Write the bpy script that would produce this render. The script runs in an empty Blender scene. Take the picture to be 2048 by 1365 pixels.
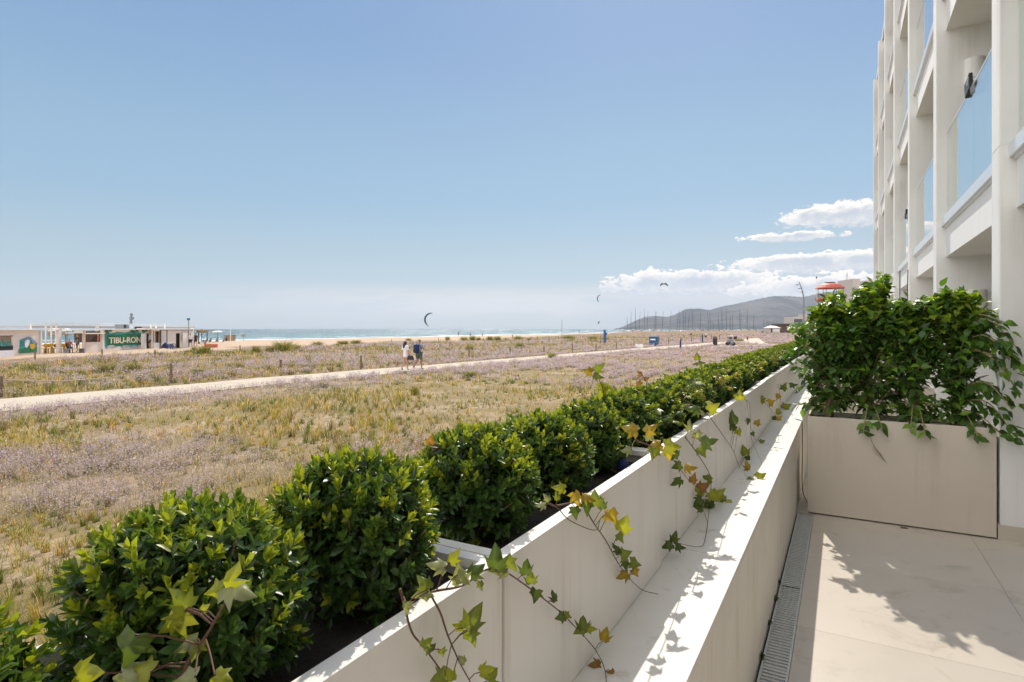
import bpy, bmesh, math, random
import numpy as np
from mathutils import Vector, Matrix
rad = math.radians
scene = bpy.context.scene
C = scene.collection
RNG = np.random.default_rng(7)
random.seed(7)

# ------------------------------------------------------------------ camera
FPX = 1166.0                     # focal length in pixels of the 2048 px wide photograph
YAW = rad(29.55)                 # the camera looks this far to the left of +Y (the line of the building)
EYE = Vector((0, 0, 2.35))
cd = bpy.data.cameras.new("camera")
cd.sensor_width = 36.0
cd.lens = 36.0 * FPX / 2048
cd.shift_y = -24.5 / 2048
cd.clip_start = 0.02
cd.clip_end = 60000
cam = bpy.data.objects.new("camera", cd)
C.objects.link(cam)
cam.location = EYE
cam.rotation_euler = (rad(90), 0, YAW)
scene.camera = cam

# ------------------------------------------------------------------ light and exposure
SUN_EL = rad(42)
SUN_AZ = math.atan2(-0.305, 1.07)          # measured from +Y towards +X
SUN_DIR = Vector((math.sin(SUN_AZ) * math.cos(SUN_EL), math.cos(SUN_AZ) * math.cos(SUN_EL), math.sin(SUN_EL)))
sl = bpy.data.lights.new("sun", 'SUN')
sl.energy = 3.15
sl.angle = rad(0.5)
sl.color = (1.0, 0.93, 0.82)
so = bpy.data.objects.new("sun", sl)
C.objects.link(so)
so.rotation_euler = SUN_DIR.to_track_quat('Z', 'Y').to_euler()
scene.view_settings.view_transform = 'Standard'
scene.view_settings.look = 'None'
scene.view_settings.gamma = 1
scene.view_settings.exposure = 0.47
scene.view_settings.use_curve_mapping = False
scene.cycles.max_bounces = 8
scene.cycles.diffuse_bounces = 4
scene.cycles.transparent_max_bounces = 12
scene.cycles.volume_bounces = 1
scene.cycles.use_denoising = True
scene.cycles.sample_clamp_indirect = 6

def px_azel(px, py):
    a = math.atan((px - 1024) / FPX)
    return a - YAW, math.atan((658 - py) / FPX * math.cos(a))

class NT:
    """tiny helper around a node tree"""
    def __init__(s, nt):
        s.nt = nt; s.n = nt.nodes; s.l = nt.links
    def new(s, t, **kw):
        x = s.n.new(t)
        for k, v in kw.items(): setattr(x, k, v)
        return x
    def put(s, sock, v):
        if isinstance(v, bpy.types.NodeSocket): s.l.new(v, sock)
        elif v is not None: sock.default_value = v
    def m(s, op, a, b=None, c=None, clamp=False):
        x = s.new('ShaderNodeMath', operation=op, use_clamp=clamp)
        s.put(x.inputs[0], a); s.put(x.inputs[1], b)
        if c is not None: s.put(x.inputs[2], c)
        return x.outputs[0]
    def mix(s, f, a, b, mode='MIX'):
        x = s.new('ShaderNodeMix', data_type='RGBA', blend_type=mode)
        s.put(x.inputs[0], f)
        for i, v in ((6, a), (7, b)):
            if isinstance(v, tuple) and len(v) == 3: v = (*v, 1)
            s.put(x.inputs[i], v)
        return x.outputs[2]
    def ss(s, v, a, b):
        x = s.new('ShaderNodeMapRange', interpolation_type='SMOOTHSTEP')
        s.put(x.inputs[0], v); x.inputs[1].default_value = a; x.inputs[2].default_value = b
        return x.outputs[0]
    def noise(s, vec, scale, detail=4, rough=0.55, dist=0.0):
        x = s.new('ShaderNodeTexNoise')
        s.put(x.inputs['Vector'], vec); x.inputs['Scale'].default_value = scale
        x.inputs['Detail'].default_value = detail; x.inputs['Roughness'].default_value = rough
        x.inputs['Distortion'].default_value = dist
        return x.outputs[0]
    def comb(s, a, b, c=0.0):
        x = s.new('ShaderNodeCombineXYZ')
        s.put(x.inputs[0], a); s.put(x.inputs[1], b); s.put(x.inputs[2], c)
        return x.outputs[0]

world = bpy.data.worlds.new("World"); scene.world = world
world.use_nodes = True
w = NT(world.node_tree); w.n.clear()
sky = w.new('ShaderNodeTexSky', sky_type='NISHITA', sun_disc=False)
sky.sun_elevation = SUN_EL
sky.sun_rotation = SUN_AZ
sky.altitude = 0; sky.air_density = 1.0; sky.dust_density = 0.6; sky.ozone_density = 1.6
tc = w.new('ShaderNodeTexCoord')
sep = w.new('ShaderNodeSeparateXYZ'); w.l.new(tc.outputs['Generated'], sep.inputs[0])
az = w.m('ARCTAN2', sep.outputs[0], sep.outputs[1])
el = w.m('ARCSINE', sep.outputs[2])
elc = w.m('MAXIMUM', el, 0.0)
# the photograph's tonal compression of the sky: sky model evened out with a clear-air gradient
SKY_K = 0.10
gam = w.new('ShaderNodeGamma'); w.l.new(sky.outputs[0], gam.inputs[0]); gam.inputs[1].default_value = 0.9
skys = w.mix(1.0, gam.outputs[0], (SKY_K, SKY_K, SKY_K), 'MULTIPLY')
ramp = w.new('ShaderNodeValToRGB')
cr = ramp.color_ramp; cr.interpolation = 'EASE'
stops = [(0.0, (0.36, 0.415, 0.425)), (0.10, (0.27, 0.38, 0.445)), (0.22, (0.20, 0.342, 0.475)), (0.5, (0.142, 0.258, 0.45)), (0.9, (0.14, 0.27, 0.54))]
while len(cr.elements) < len(stops): cr.elements.new(0.5)
for e, (p, c) in zip(cr.elements, stops): e.position = p; e.color = (*c, 1)
w.l.new(w.m('DIVIDE', elc, 1.0), ramp.inputs[0])
skyc = w.mix(0.84, skys, ramp.outputs[0])
# clouds, placed by compass bearing and height above the horizon
uv = w.comb(az, w.m('MULTIPLY', el, 1.9))
n1 = w.noise(uv, 30, 9, 0.62, 0.5)
n2 = w.noise(uv, 95, 7, 0.65, .4)
nz = w.m('ADD', w.m('MULTIPLY', w.m('SUBTRACT', n1, 0.5), 5.2), w.m('MULTIPLY', w.m('SUBTRACT', n2, 0.5), 2.6))
def cloud(x0, x1, y0, y1, gain=1.0, bias=0.0):
    a0, e0 = px_azel(x0, y1); a1, e1 = px_azel(x1, y0)
    ac, ec, ra, re = (a0 + a1) / 2, (e0 + e1) / 2, (a1 - a0) / 2, (e1 - e0) / 2
    da = w.m('DIVIDE', w.m('SUBTRACT', az, ac), ra)
    de = w.m('DIVIDE', w.m('SUBTRACT', el, ec), re)
    # flatter underside
    de2 = w.m('MAXIMUM', de, w.m('MULTIPLY', de, -1.25))
    q = w.m('SUBTRACT', 1.0, w.m('ADD', w.m('POWER', w.m('ABSOLUTE', da), 2.4), w.m('POWER', de2, 2.0)))
    q = w.m('ADD', w.m('MULTIPLY', q, gain), w.m('ADD', nz, bias))
    return q, de
cl = [cloud(1556, 1900, 380, 470, 1.8, .35), cloud(1480, 1692, 455, 492, 1.6, .3), cloud(1440, 1960, 484, 560, 2.0, .45),
      cloud(1198, 1580, 530, 602, 1.8, .4), cloud(1470, 2000, 530, 615, 1.6, .5)]
mask = None; lit = None
for q, de in cl:
    mk = w.ss(q, 0.15, 0.75)
    top = w.m('ADD', w.m('MULTIPLY', de, 0.55), w.m('ADD', w.m('MULTIPLY', w.m('MULTIPLY', w.m('SUBTRACT', 1.0, q), 0.5), w.ss(de, -.5, .4)), w.m('MULTIPLY', w.m('SUBTRACT', n2, .5), 1.2)))
    if mask is None: mask, lit = mk, top
    else:
        lit = w.m('ADD', w.m('MULTIPLY', lit, w.m('SUBTRACT', 1.0, mk)), w.m('MULTIPLY', top, mk))
        mask = w.m('MAXIMUM', mask, mk)
ccol = w.mix(w.ss(lit, -0.55, 0.45), (0.42, 0.46, 0.52), (0.88, 0.82, 0.74))
# thin band of far cloud just above the sea
band = w.m('MULTIPLY', w.ss(el, 0.082, 0.05), w.ss(el, 0.010, 0.035))
bn = w.ss(w.noise(w.comb(az, w.m('MULTIPLY', el, 9.0)), 5, 5, 0.55), 0.30, 0.52)
azm = w.ss(az, -1.15, -0.62)
bandm = w.m('MULTIPLY', w.m('MULTIPLY', band, bn), w.m('MULTIPLY', azm, 0.9))
skyc = w.mix(bandm, skyc, (0.60, 0.57, 0.53))
lowb = w.m('MULTIPLY', w.m('MULTIPLY', w.ss(el, .075, .03), w.ss(az, -.45, -.30)), .6)
skyc = w.mix(lowb, skyc, (0.34, 0.39, 0.45))
skyc = w.mix(w.m('MULTIPLY', mask, 0.96), skyc, ccol)
# unseen bright broken cloud added behind the camera as warm fill for the shade
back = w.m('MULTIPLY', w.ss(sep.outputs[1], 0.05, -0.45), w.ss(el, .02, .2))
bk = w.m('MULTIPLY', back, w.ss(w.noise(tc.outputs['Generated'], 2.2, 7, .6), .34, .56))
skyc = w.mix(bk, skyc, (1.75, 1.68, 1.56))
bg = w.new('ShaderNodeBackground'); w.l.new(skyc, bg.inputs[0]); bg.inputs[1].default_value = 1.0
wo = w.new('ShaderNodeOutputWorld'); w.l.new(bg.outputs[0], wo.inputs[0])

# ------------------------------------------------------------------ helpers
FWD = Vector((-math.sin(YAW), math.cos(YAW), 0)); RGT = Vector((math.cos(YAW), math.sin(YAW), 0))
def ray(px, py): return FWD + RGT * ((px - 1024) / FPX) + Vector((0, 0, 1)) * ((658 - py) / FPX)
def atd(px, py, D): return EYE + ray(px, py) * D
def onx(px, py, X): d = ray(px, py); return EYE + d * (X / d.x)
def onz(px, py, z): d = ray(px, py); return EYE + d * ((z - EYE.z) / d.z)
def sstep(a, b, x):
    t = np.clip((x - a) / (b - a), 0, 1); return t * t * (3 - 2 * t)
def vnoise(x, y, seed=0):
    x = np.asarray(x, float); y = np.asarray(y, float)
    xi = np.floor(x).astype(np.int64); yi = np.floor(y).astype(np.int64); fx = x - xi; fy = y - yi
    fx = fx * fx * (3 - 2 * fx); fy = fy * fy * (3 - 2 * fy)
    def h(a, b):
        n = (a * 374761393 + b * 668265263 + seed * 974634777) & 0x7fffffff
        n = ((n ^ (n >> 13)) * 1274126177) & 0x7fffffff
        return ((n ^ (n >> 16)) & 0xffff) / 65535.0
    return (h(xi, yi) * (1 - fx) + h(xi + 1, yi) * fx) * (1 - fy) + (h(xi, yi + 1) * (1 - fx) + h(xi + 1, yi + 1) * fx) * fy
def fbm(x, y, seed=0, o=4):
    s = 0; a = .5; t = 0
    for i in range(o):
        s = s + a * vnoise(x * 2 ** i, y * 2 ** i, seed + i); t += a; a *= .5
    return s / t
def gz(x, y):
    """height of the land"""
    x = np.asarray(x, float); y = np.asarray(y, float)
    rise = 1.35 * sstep(88, 195, y) * sstep(-105, -50, x)
    beach = -1.75 * sstep(-95, -180, x) - 3.0 * sstep(-180, -300, x)
    dune = sstep(-26, -40, x) * sstep(-120, -90, x)
    d = dune * (fbm(x * .12, y * .12, 3) - .5) * .7
    near = (fbm(x * .5, y * .5, 9) - .5) * .07 * sstep(-2, -4, x) * sstep(-26, -20, -np.abs(x + 22) * 5 - 10)
    return rise + beach + d + near
def gzf(x, y): return float(gz(x, y))
def ong(px, py):
    z = 0.0
    for _ in range(12):
        p = onz(px, py, z); z = gzf(p.x, p.y)
        if z > 2.2: z = 1.3
    return Vector((p.x, p.y, z))
def ongd(px, D):
    p = atd(px, 658, D); return Vector((p.x, p.y, gzf(p.x, p.y)))

BASE = {}
def link(o, parent=None, loc=(0, 0, 0)):
    """loc is a world position; children are stored relative to their parent"""
    C.objects.link(o); loc = Vector(loc)
    if parent is not None:
        o.parent = parent; o.location = loc - BASE[parent.name]
    else: o.location = loc
    BASE[o.name] = loc
    return o
def tag(o, label=None, cat=None, group=None, kind=None):
    if label: o['label'] = label
    if cat: o['category'] = cat
    if group: o['group'] = group
    if kind: o['kind'] = kind
    return o
def thing(name, label, cat, loc, group=None, rz=0):
    o = bpy.data.objects.new(name, None); o.empty_display_size = .1
    link(o, None, loc); o.rotation_euler.z = rz
    return tag(o, label, cat, group)

class MB:
    def __init__(s): s.v = []; s.f = []; s.mi = []; s.cur = 0
    def add(s, vs, fs):
        b = len(s.v); s.v += [tuple(v) for v in vs]
        s.f += [tuple(i + b for i in f) for f in fs]; s.mi += [s.cur] * len(fs); return s
    def box(s, x0, x1, y0, y1, z0, z1):
        v = [(x, y, z) for z in (z0, z1) for y in (y0, y1) for x in (x0, x1)]
        return s.add(v, [(0, 2, 3, 1), (4, 5, 7, 6), (0, 1, 5, 4), (2, 6, 7, 3), (0, 4, 6, 2), (1, 3, 7, 5)])
    def obox(s, c, ax, ay, az_):
        c = Vector(c); ax, ay, az_ = Vector(ax), Vector(ay), Vector(az_)
        v = [c + ax * i + ay * j + az_ * k for k in (-1, 1) for j in (-1, 1) for i in (-1, 1)]
        return s.add(v, [(0, 2, 3, 1), (4, 5, 7, 6), (0, 1, 5, 4), (2, 6, 7, 3), (0, 4, 6, 2), (1, 3, 7, 5)])
    def bar(s, a, b, w1, w2=None, up=(0, 0, 1)):
        a, b = Vector(a), Vector(b); d = b - a; L = d.length; d.normalize()
        u = Vector(up)
        if abs(d.dot(u)) > .95: u = Vector((1, 0, 0))
        sd = d.cross(u).normalized(); u = sd.cross(d)
        return s.obox((a + b) / 2, sd * w1 / 2, d * L / 2, u * (w2 or w1) / 2)
    def tube(s, pts, r, n=6, cap=True):
        pts = [Vector(p) for p in pts]; b = len(s.v)
        if not hasattr(r, '__len__'): r = [r] * len(pts)
        ref = None
        for i, p in enumerate(pts):
            t = (pts[min(i + 1, len(pts) - 1)] - pts[max(i - 1, 0)]).normalized()
            if ref is None:
                ref = Vector((0, 0, 1)) if abs(t.z) < .9 else Vector((1, 0, 0))
            u = (ref - t * ref.dot(t)).normalized(); ref = u; v = t.cross(u)
            for k in range(n):
                a = 2 * math.pi * k / n
                s.v.append(tuple(p + (u * math.cos(a) + v * math.sin(a)) * r[i]))
        for i in range(len(pts) - 1):
            for k in range(n):
                s.f.append((b + i * n + k, b + i * n + (k + 1) % n, b + (i + 1) * n + (k + 1) % n, b + (i + 1) * n + k)); s.mi.append(s.cur)
        if cap:
            s.f.append(tuple(b + k for k in range(n))[::-1]); s.mi.append(s.cur)
            s.f.append(tuple(b + (len(pts) - 1) * n + k for k in range(n))); s.mi.append(s.cur)
        return s
    def lathe(s, prof, c=(0, 0, 0), n=14, sy=1.0):
        c = Vector(c); b = len(s.v)
        for r, z in prof:
            for k in range(n):
                a = 2 * math.pi * k / n
                s.v.append((c.x + r * math.cos(a), c.y + sy * r * math.sin(a), c.z + z))
        for i in range(len(prof) - 1):
            for k in range(n):
                s.f.append((b + i * n + k, b + i * n + (k + 1) % n, b + (i + 1) * n + (k + 1) % n, b + (i + 1) * n + k)); s.mi.append(s.cur)
        s.f.append(tuple(b + k for k in range(n))[::-1]); s.mi.append(s.cur)
        s.f.append(tuple(b + (len(prof) - 1) * n + k for k in range(n))); s.mi.append(s.cur)
        return s
    def prism(s, poly, off):
        """poly: 3-D outline, extruded by vector off"""
        off = Vector(off); n = len(poly); poly = [Vector(p) for p in poly]
        s.add(poly + [p + off for p in poly], [tuple(range(n)), tuple(range(2 * n - 1, n - 1, -1))] + [(i, i + n, (i + 1) % n + n, (i + 1) % n) for i in range(n)])
        return s
    def build(s, name, mat, parent=None, loc=None, bevel=0, smooth=False, world=True):
        """verts are world coordinates when world is True, else relative to loc"""
        if loc is None: loc = BASE[parent.name] if parent is not None else Vector((0, 0, 0))
        loc = Vector(loc)
        me = bpy.data.meshes.new(name)
        vs = [(v[0] - loc.x, v[1] - loc.y, v[2] - loc.z) for v in s.v] if world else s.v
        me.from_pydata(vs, [], s.f)
        mats = mat if isinstance(mat, (list, tuple)) else [mat]
        for m_ in mats: me.materials.append(m_)
        if len(mats) > 1: me.polygons.foreach_set('material_index', s.mi)
        bm = bmesh.new(); bm.from_mesh(me); bmesh.ops.recalc_face_normals(bm, faces=bm.faces)
        if bevel:
            eds = [e for e in bm.edges if len(e.link_faces) == 2 and e.calc_face_angle(0) > .6]
            bmesh.ops.bevel(bm, geom=eds, offset=bevel, segments=2, affect='EDGES', profile=.5)
        bm.to_mesh(me); bm.free()
        if smooth: me.polygons.foreach_set('use_smooth', [True] * len(me.polygons))
        o = bpy.data.objects.new(name, me)
        return link(o, parent, loc)

def np_mesh(name, V, F, mat, cols=None, smooth=False):
    """V (n,3), F (m,k) with one k; cols (n,3) stored as point colour 'Col'"""
    me = bpy.data.meshes.new(name)
    V = np.ascontiguousarray(V, np.float32); F = np.ascontiguousarray(F, np.int32); k = F.shape[1]
    me.vertices.add(len(V)); me.vertices.foreach_set('co', V.ravel())
    me.loops.add(F.size); me.loops.foreach_set('vertex_index', F.ravel())
    me.polygons.add(len(F)); me.polygons.foreach_set('loop_start', np.arange(0, F.size, k, dtype=np.int32))
    me.polygons.foreach_set('loop_total', np.full(len(F), k, np.int32))
    if smooth: me.polygons.foreach_set('use_smooth', np.ones(len(F), bool))
    me.update(calc_edges=True)
    if cols is not None:
        ca = me.color_attributes.new('Col', 'FLOAT_COLOR', 'POINT')
        cc = np.ones((len(V), 4), np.float32); cc[:, :3] = cols
        ca.data.foreach_set('color', cc.ravel())
    me.materials.append(mat)
    return me
def mobj(name, me, parent=None, loc=(0, 0, 0)):
    return link(bpy.data.objects.new(name, me), parent, loc)
def copy_tree(o, loc, rz=None, scale=None):
    c = o.copy(); C.objects.link(c); c.location = loc
    BASE[c.name] = Vector(loc)
    if rz is not None: c.rotation_euler.z = rz
    if scale is not None: c.scale = scale
    def rec(src, dst):
        for ch in src.children:
            d = ch.copy(); C.objects.link(d); d.parent = dst; rec(ch, d)
    rec(o, c)
    return c

def nrm(a): return a / np.maximum(np.linalg.norm(a, axis=-1, keepdims=True), 1e-9)
def scatter(tv, tf, P, A, N, S, cols, tcol=None):
    """copy a leaf template (x across, y along, z normal) to points P with axis A, rough normal N, size S"""
    A = nrm(A); X = nrm(np.cross(A, N)); Z = np.cross(X, A)
    tv = np.asarray(tv, float); tf = np.asarray(tf)
    S = np.asarray(S, float).reshape(len(P), -1)
    if S.shape[1] == 1: S = np.repeat(S, 3, 1)
    V = P[:, None, :] + tv[None, :, 0:1] * S[:, None, 0:1] * X[:, None, :] + tv[None, :, 1:2] * S[:, None, 1:2] * A[:, None, :] + tv[None, :, 2:3] * S[:, None, 2:3] * Z[:, None, :]
    F = tf[None] + (np.arange(len(P)) * len(tv))[:, None, None]
    cc = np.repeat(cols[:, None, :], len(tv), 1)
    if tcol is not None: cc = cc * np.asarray(tcol)[None, :, None]
    return V.reshape(-1, 3), F.reshape(-1, tf.shape[1]), cc.reshape(-1, 3)

# ------------------------------------------------------------------ materials
def mat(name, base, rough=0.7, vary=0.08, scale=6.0, bump=0.0, bscale=40.0, metal=0.0, spec=0.5, coords='Object', stain=None, streak=None, island=0.0):
    m = bpy.data.materials.new(name); m.use_nodes = True; t = NT(m.node_tree)
    b = t.n['Principled BSDF']; b.inputs['Roughness'].default_value = rough
    b.inputs['Metallic'].default_value = metal; b.inputs['Specular IOR Level'].default_value = spec
    co = t.new('ShaderNodeTexCoord').outputs[coords]
    n = t.noise(co, scale, 6, .6)
    f = t.m('MULTIPLY', t.m('SUBTRACT', n, .5), vary * 4)
    hsv = t.new('ShaderNodeHueSaturation'); hsv.inputs['Color'].default_value = (*base, 1)
    if island: f = t.m('ADD', f, t.m('MULTIPLY', t.m('SUBTRACT', t.new('ShaderNodeNewGeometry').outputs['Random Per Island'], .5), island))
    t.l.new(t.m('ADD', f, 1.0), hsv.inputs['Value'])
    col = hsv.outputs[0]
    if stain:
        n2 = t.noise(co, stain[1], 8, .7, .6)
        col = t.mix(t.m('MULTIPLY', t.ss(n2, stain[2], stain[2] + .14), stain[3]), col, stain[0])
    if streak:
        mp = t.new('ShaderNodeMapping'); mp.inputs['Scale'].default_value = (1, 1, .05); t.l.new(co, mp.inputs[0])
        n3 = t.noise(mp.outputs[0], streak[1], 7, .7)
        n4 = t.noise(co, 2.0, 3, .5)
        col = t.mix(t.m('MULTIPLY', t.m('MULTIPLY', t.ss(n3, .48, .72), t.ss(n4, .35, .65)), streak[2]), col, streak[0])
    t.l.new(col, b.inputs['Base Color'])
    if bump:
        bn = t.new('ShaderNodeBump'); bn.inputs['Strength'].default_value = bump; bn.inputs['Distance'].default_value = .01
        t.l.new(t.noise(co, bscale, 4, .6), bn.inputs['Height']); t.l.new(bn.outputs[0], b.inputs['Normal'])
    return m
def leafmat(name, rough=.4, trans=.45, tint=(1.6, 1.5, .7), spec=.5):
    m = bpy.data.materials.new(name); m.use_nodes = True; t = NT(m.node_tree)
    b = t.n['Principled BSDF']; b.inputs['Roughness'].default_value = rough; b.inputs['Specular IOR Level'].default_value = spec
    a = t.new('ShaderNodeVertexColor', layer_name='Col')
    t.l.new(a.outputs[0], b.inputs['Base Color'])
    tr = t.new('ShaderNodeBsdfTranslucent'); t.l.new(t.mix(1.0, a.outputs[0], tint, 'MULTIPLY'), tr.inputs[0])
    mx = t.new('ShaderNodeMixShader'); mx.inputs[0].default_value = trans
    t.l.new(b.outputs[0], mx.inputs[1]); t.l.new(tr.outputs[0], mx.inputs[2])
    t.l.new(mx.outputs[0], t.n['Material Output'].inputs[0])
    return m
M = {}
M['plaster'] = mat('plaster', (.81, .805, .785), .85, .035, 1.5, .15, 60, streak=((.50, .46, .40), 5, .35))
M['plaster_w'] = mat('plaster_white', (.86, .85, .83), .8, .03, 2, streak=((.55, .52, .46), 7, .3))
M['parapet'] = mat('parapet_plaster', (.80, .755, .675), .85, .06, 2.2, .4, 90, stain=((.56, .46, .33), 1.4, .58, .35), streak=((.50, .38, .22), 6, .5))
M['coping'] = mat('coping_stone', (.70, .67, .61), .55, .06, 3, .1, 120, stain=((.44, .38, .29), 7, .57, .55), island=.08)
M['planter'] = mat('planter_metal', (.85, .81, .755), .5, .04, 1.3, .03, 30, stain=((.60, .52, .42), 4.5, .66, .35), streak=((.56, .48, .38), 9, .45))
M['box'] = mat('box_metal', (.60, .53, .445), .5, .05, 1.3, .04, 25, stain=((.42, .34, .25), 1.8, .58, .4), streak=((.40, .32, .24), 6, .45))
M['tile'] = mat('floor_tile', (.55, .49, .415), .36, .06, 2.2, .04, 200, stain=((.36, .30, .22), 3.5, .54, .5), island=.14)
M['grout'] = mat('grout', (.30, .25, .19), .9)
M['soil'] = mat('soil', (.035, .026, .02), .95, .3, 40, .9, 120, stain=((.16, .12, .09), 60, .62, .8))
M['steel'] = mat('galvanised_steel', (.56, .57, .56), .5, .1, 20, metal=.2)
M['rail'] = mat('aluminium', (.78, .80, .82), .35, .03, 5, metal=.3)
M['dark'] = mat('dark_gap', (.03, .03, .03), .9)
M['cable'] = mat('black_cable', (.02, .02, .022), .5)
M['bark'] = mat('bark', (.30, .22, .13), .85, .2, 30, .6, 60)
M['stem'] = mat('vine_stem', (.12, .05, .03), .6, .3, 40)
M['wood'] = mat('weathered_wood', (.20, .14, .09), .9, .25, 8, .5, 40)
M['rope'] = mat('rope', (.46, .38, .25), .9, .1, 30)
M['white'] = mat('white_paint', (.80, .77, .72), .6, .06, 3)
M['barwall'] = mat('bar_wall', (.82, .73, .66), .8, .07, .9, stain=((.66, .60, .52), .8, .55, .5))
M['green'] = mat('mural_green', (.02, .16, .07), .7, .3, 2.5, stain=((.03, .30, .08), 2.0, .5, .8))
M['teal'] = mat('mural_teal', (.05, .30, .28), .7, .25, 2)
M['cream'] = mat('lettering_cream', (.80, .70, .55), .7)
M['black'] = mat('near_black', (.015, .015, .018), .6)
M['greymetal'] = mat('grey_metal', (.22, .23, .25), .5, .1, 10)
M['thatch'] = mat('thatch', (.30, .21, .12), .95, .3, 12, .8, 40)
M['blue'] = mat('blue_plastic', (.02, .10, .32), .5)
M['dblue'] = mat('dark_blue_plastic', (.015, .10, .26), .45)
M['navy'] = mat('navy_cloth', (.015, .03, .11), .85)
M['yellow'] = mat('yellow_paint', (.65, .38, .04), .6)
M['red'] = mat('red_cloth', (.65, .05, .04), .8)
M['redroof'] = mat('red_roof', (.50, .10, .06), .6, .15, 2)
M['brown'] = mat('brown_wood', (.12, .075, .05), .8, .3, 3)
M['skin'] = mat('skin', (.50, .27, .18), .6, .05)
M['skin2'] = mat('skin_tan', (.38, .19, .12), .6, .05)
M['hair'] = mat('hair', (.012, .008, .007), .5)
M['whitecloth'] = mat('white_cloth', (.78, .76, .80), .9)
M['greycloth'] = mat('grey_blue_cloth', (.25, .31, .40), .9)
M['olive'] = mat('grey_green_cloth', (.10, .13, .11), .9)
M['kite'] = mat('kite_fabric', (.03, .05, .07), .5)
M['boat'] = mat('boat_hull', (.75, .75, .75), .4)
M['mast'] = mat('mast', (.07, .07, .08), .5)
M['pave'] = mat('path_concrete', (.56, .47, .36), .9, .08, .5, .3, 8, stain=((.44, .36, .26), .8, .48, .6))
M['farwall'] = mat('far_building', (.55, .50, .47), .9)
M['shutter'] = mat('far_window', (.08, .09, .11), .5)
M['leaf'] = leafmat('box_leaf', .36, .38)
M['ivy'] = leafmat('ivy_leaf', .42, .42, (1.5, 1.4, .6))
M['ficus'] = leafmat('ficus_leaf', .38, .42, (1.7, 1.7, .5))
M['grass'] = leafmat('grass_blade', .7, .45, (1.3, 1.2, .8), .2)
M['flower'] = leafmat('lavender_flower', .8, .35, (1.1, 1.0, 1.1), .1)
M['dune'] = leafmat('dune_grass', .7, .25, (1.3, 1.2, .7), .2)

def glassmat():
    m = bpy.data.materials.new('balcony_glass'); m.use_nodes = True; t = NT(m.node_tree); t.n.clear()
    out = t.new('ShaderNodeOutputMaterial')
    tr = t.new('ShaderNodeBsdfTransparent'); tr.inputs[0].default_value = (.80, .90, .84, 1)
    gl = t.new('ShaderNodeBsdfGlossy'); gl.inputs['Roughness'].default_value = .02; gl.inputs[0].default_value = (1, 1, 1, 1)
    lw = t.new('ShaderNodeLayerWeight'); lw.inputs[0].default_value = .5; fac = t.m('ADD', t.m('MULTIPLY', t.m('POWER', lw.outputs['Facing'], 1.6), .92), .05)
    mx = t.new('ShaderNodeMixShader'); t.l.new(fac, mx.inputs[0]); t.l.new(tr.outputs[0], mx.inputs[1]); t.l.new(gl.outputs[0], mx.inputs[2])
    t.l.new(mx.outputs[0], out.inputs[0]); return m
M['glass'] = glassmat()

# ------------------------------------------------------------------ setting: land, sea, hills, path
def inpoly(x, y, poly):
    x = np.asarray(x); y = np.asarray(y); r = np.zeros(x.shape, bool); n = len(poly)
    for i in range(n):
        x0, y0 = poly[i][:2]; x1, y1 = poly[(i + 1) % n][:2]
        c = ((y0 > y) != (y1 > y)) & (x < (x1 - x0) * (y - y0) / ((y1 - y0) + 1e-12) + x0)
        r ^= c
    return r
left_edge = [Vector((-24.4, -40, 0)), Vector((-24.4, 8, 0)), Vector((-23.7, 24, 0)), Vector((-22.8, 40, 0))] + [ong(*p) for p in ((1200, 703), (1290, 696.5), (1345, 692), (1423, 685.6), (1488, 678.8), (1482, 668))]
right_edge = [Vector((-20.9, -40, 0)), Vector((-20.8, 8, 0)), Vector((-20.5, 24, 0)), Vector((-20.0, 40, 0))] + [ong(*p) for p in ((1230, 706), (1320, 699), (1370, 695), (1436, 690), (1470, 684.5), (1537, 677), (1517, 668))]
main_poly = left_edge + right_edge[::-1]
side_poly = [ong(1425, 694.6), ong(1425, 692.2), ong(1600, 688.4), ong(1600, 690.2)]

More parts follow.
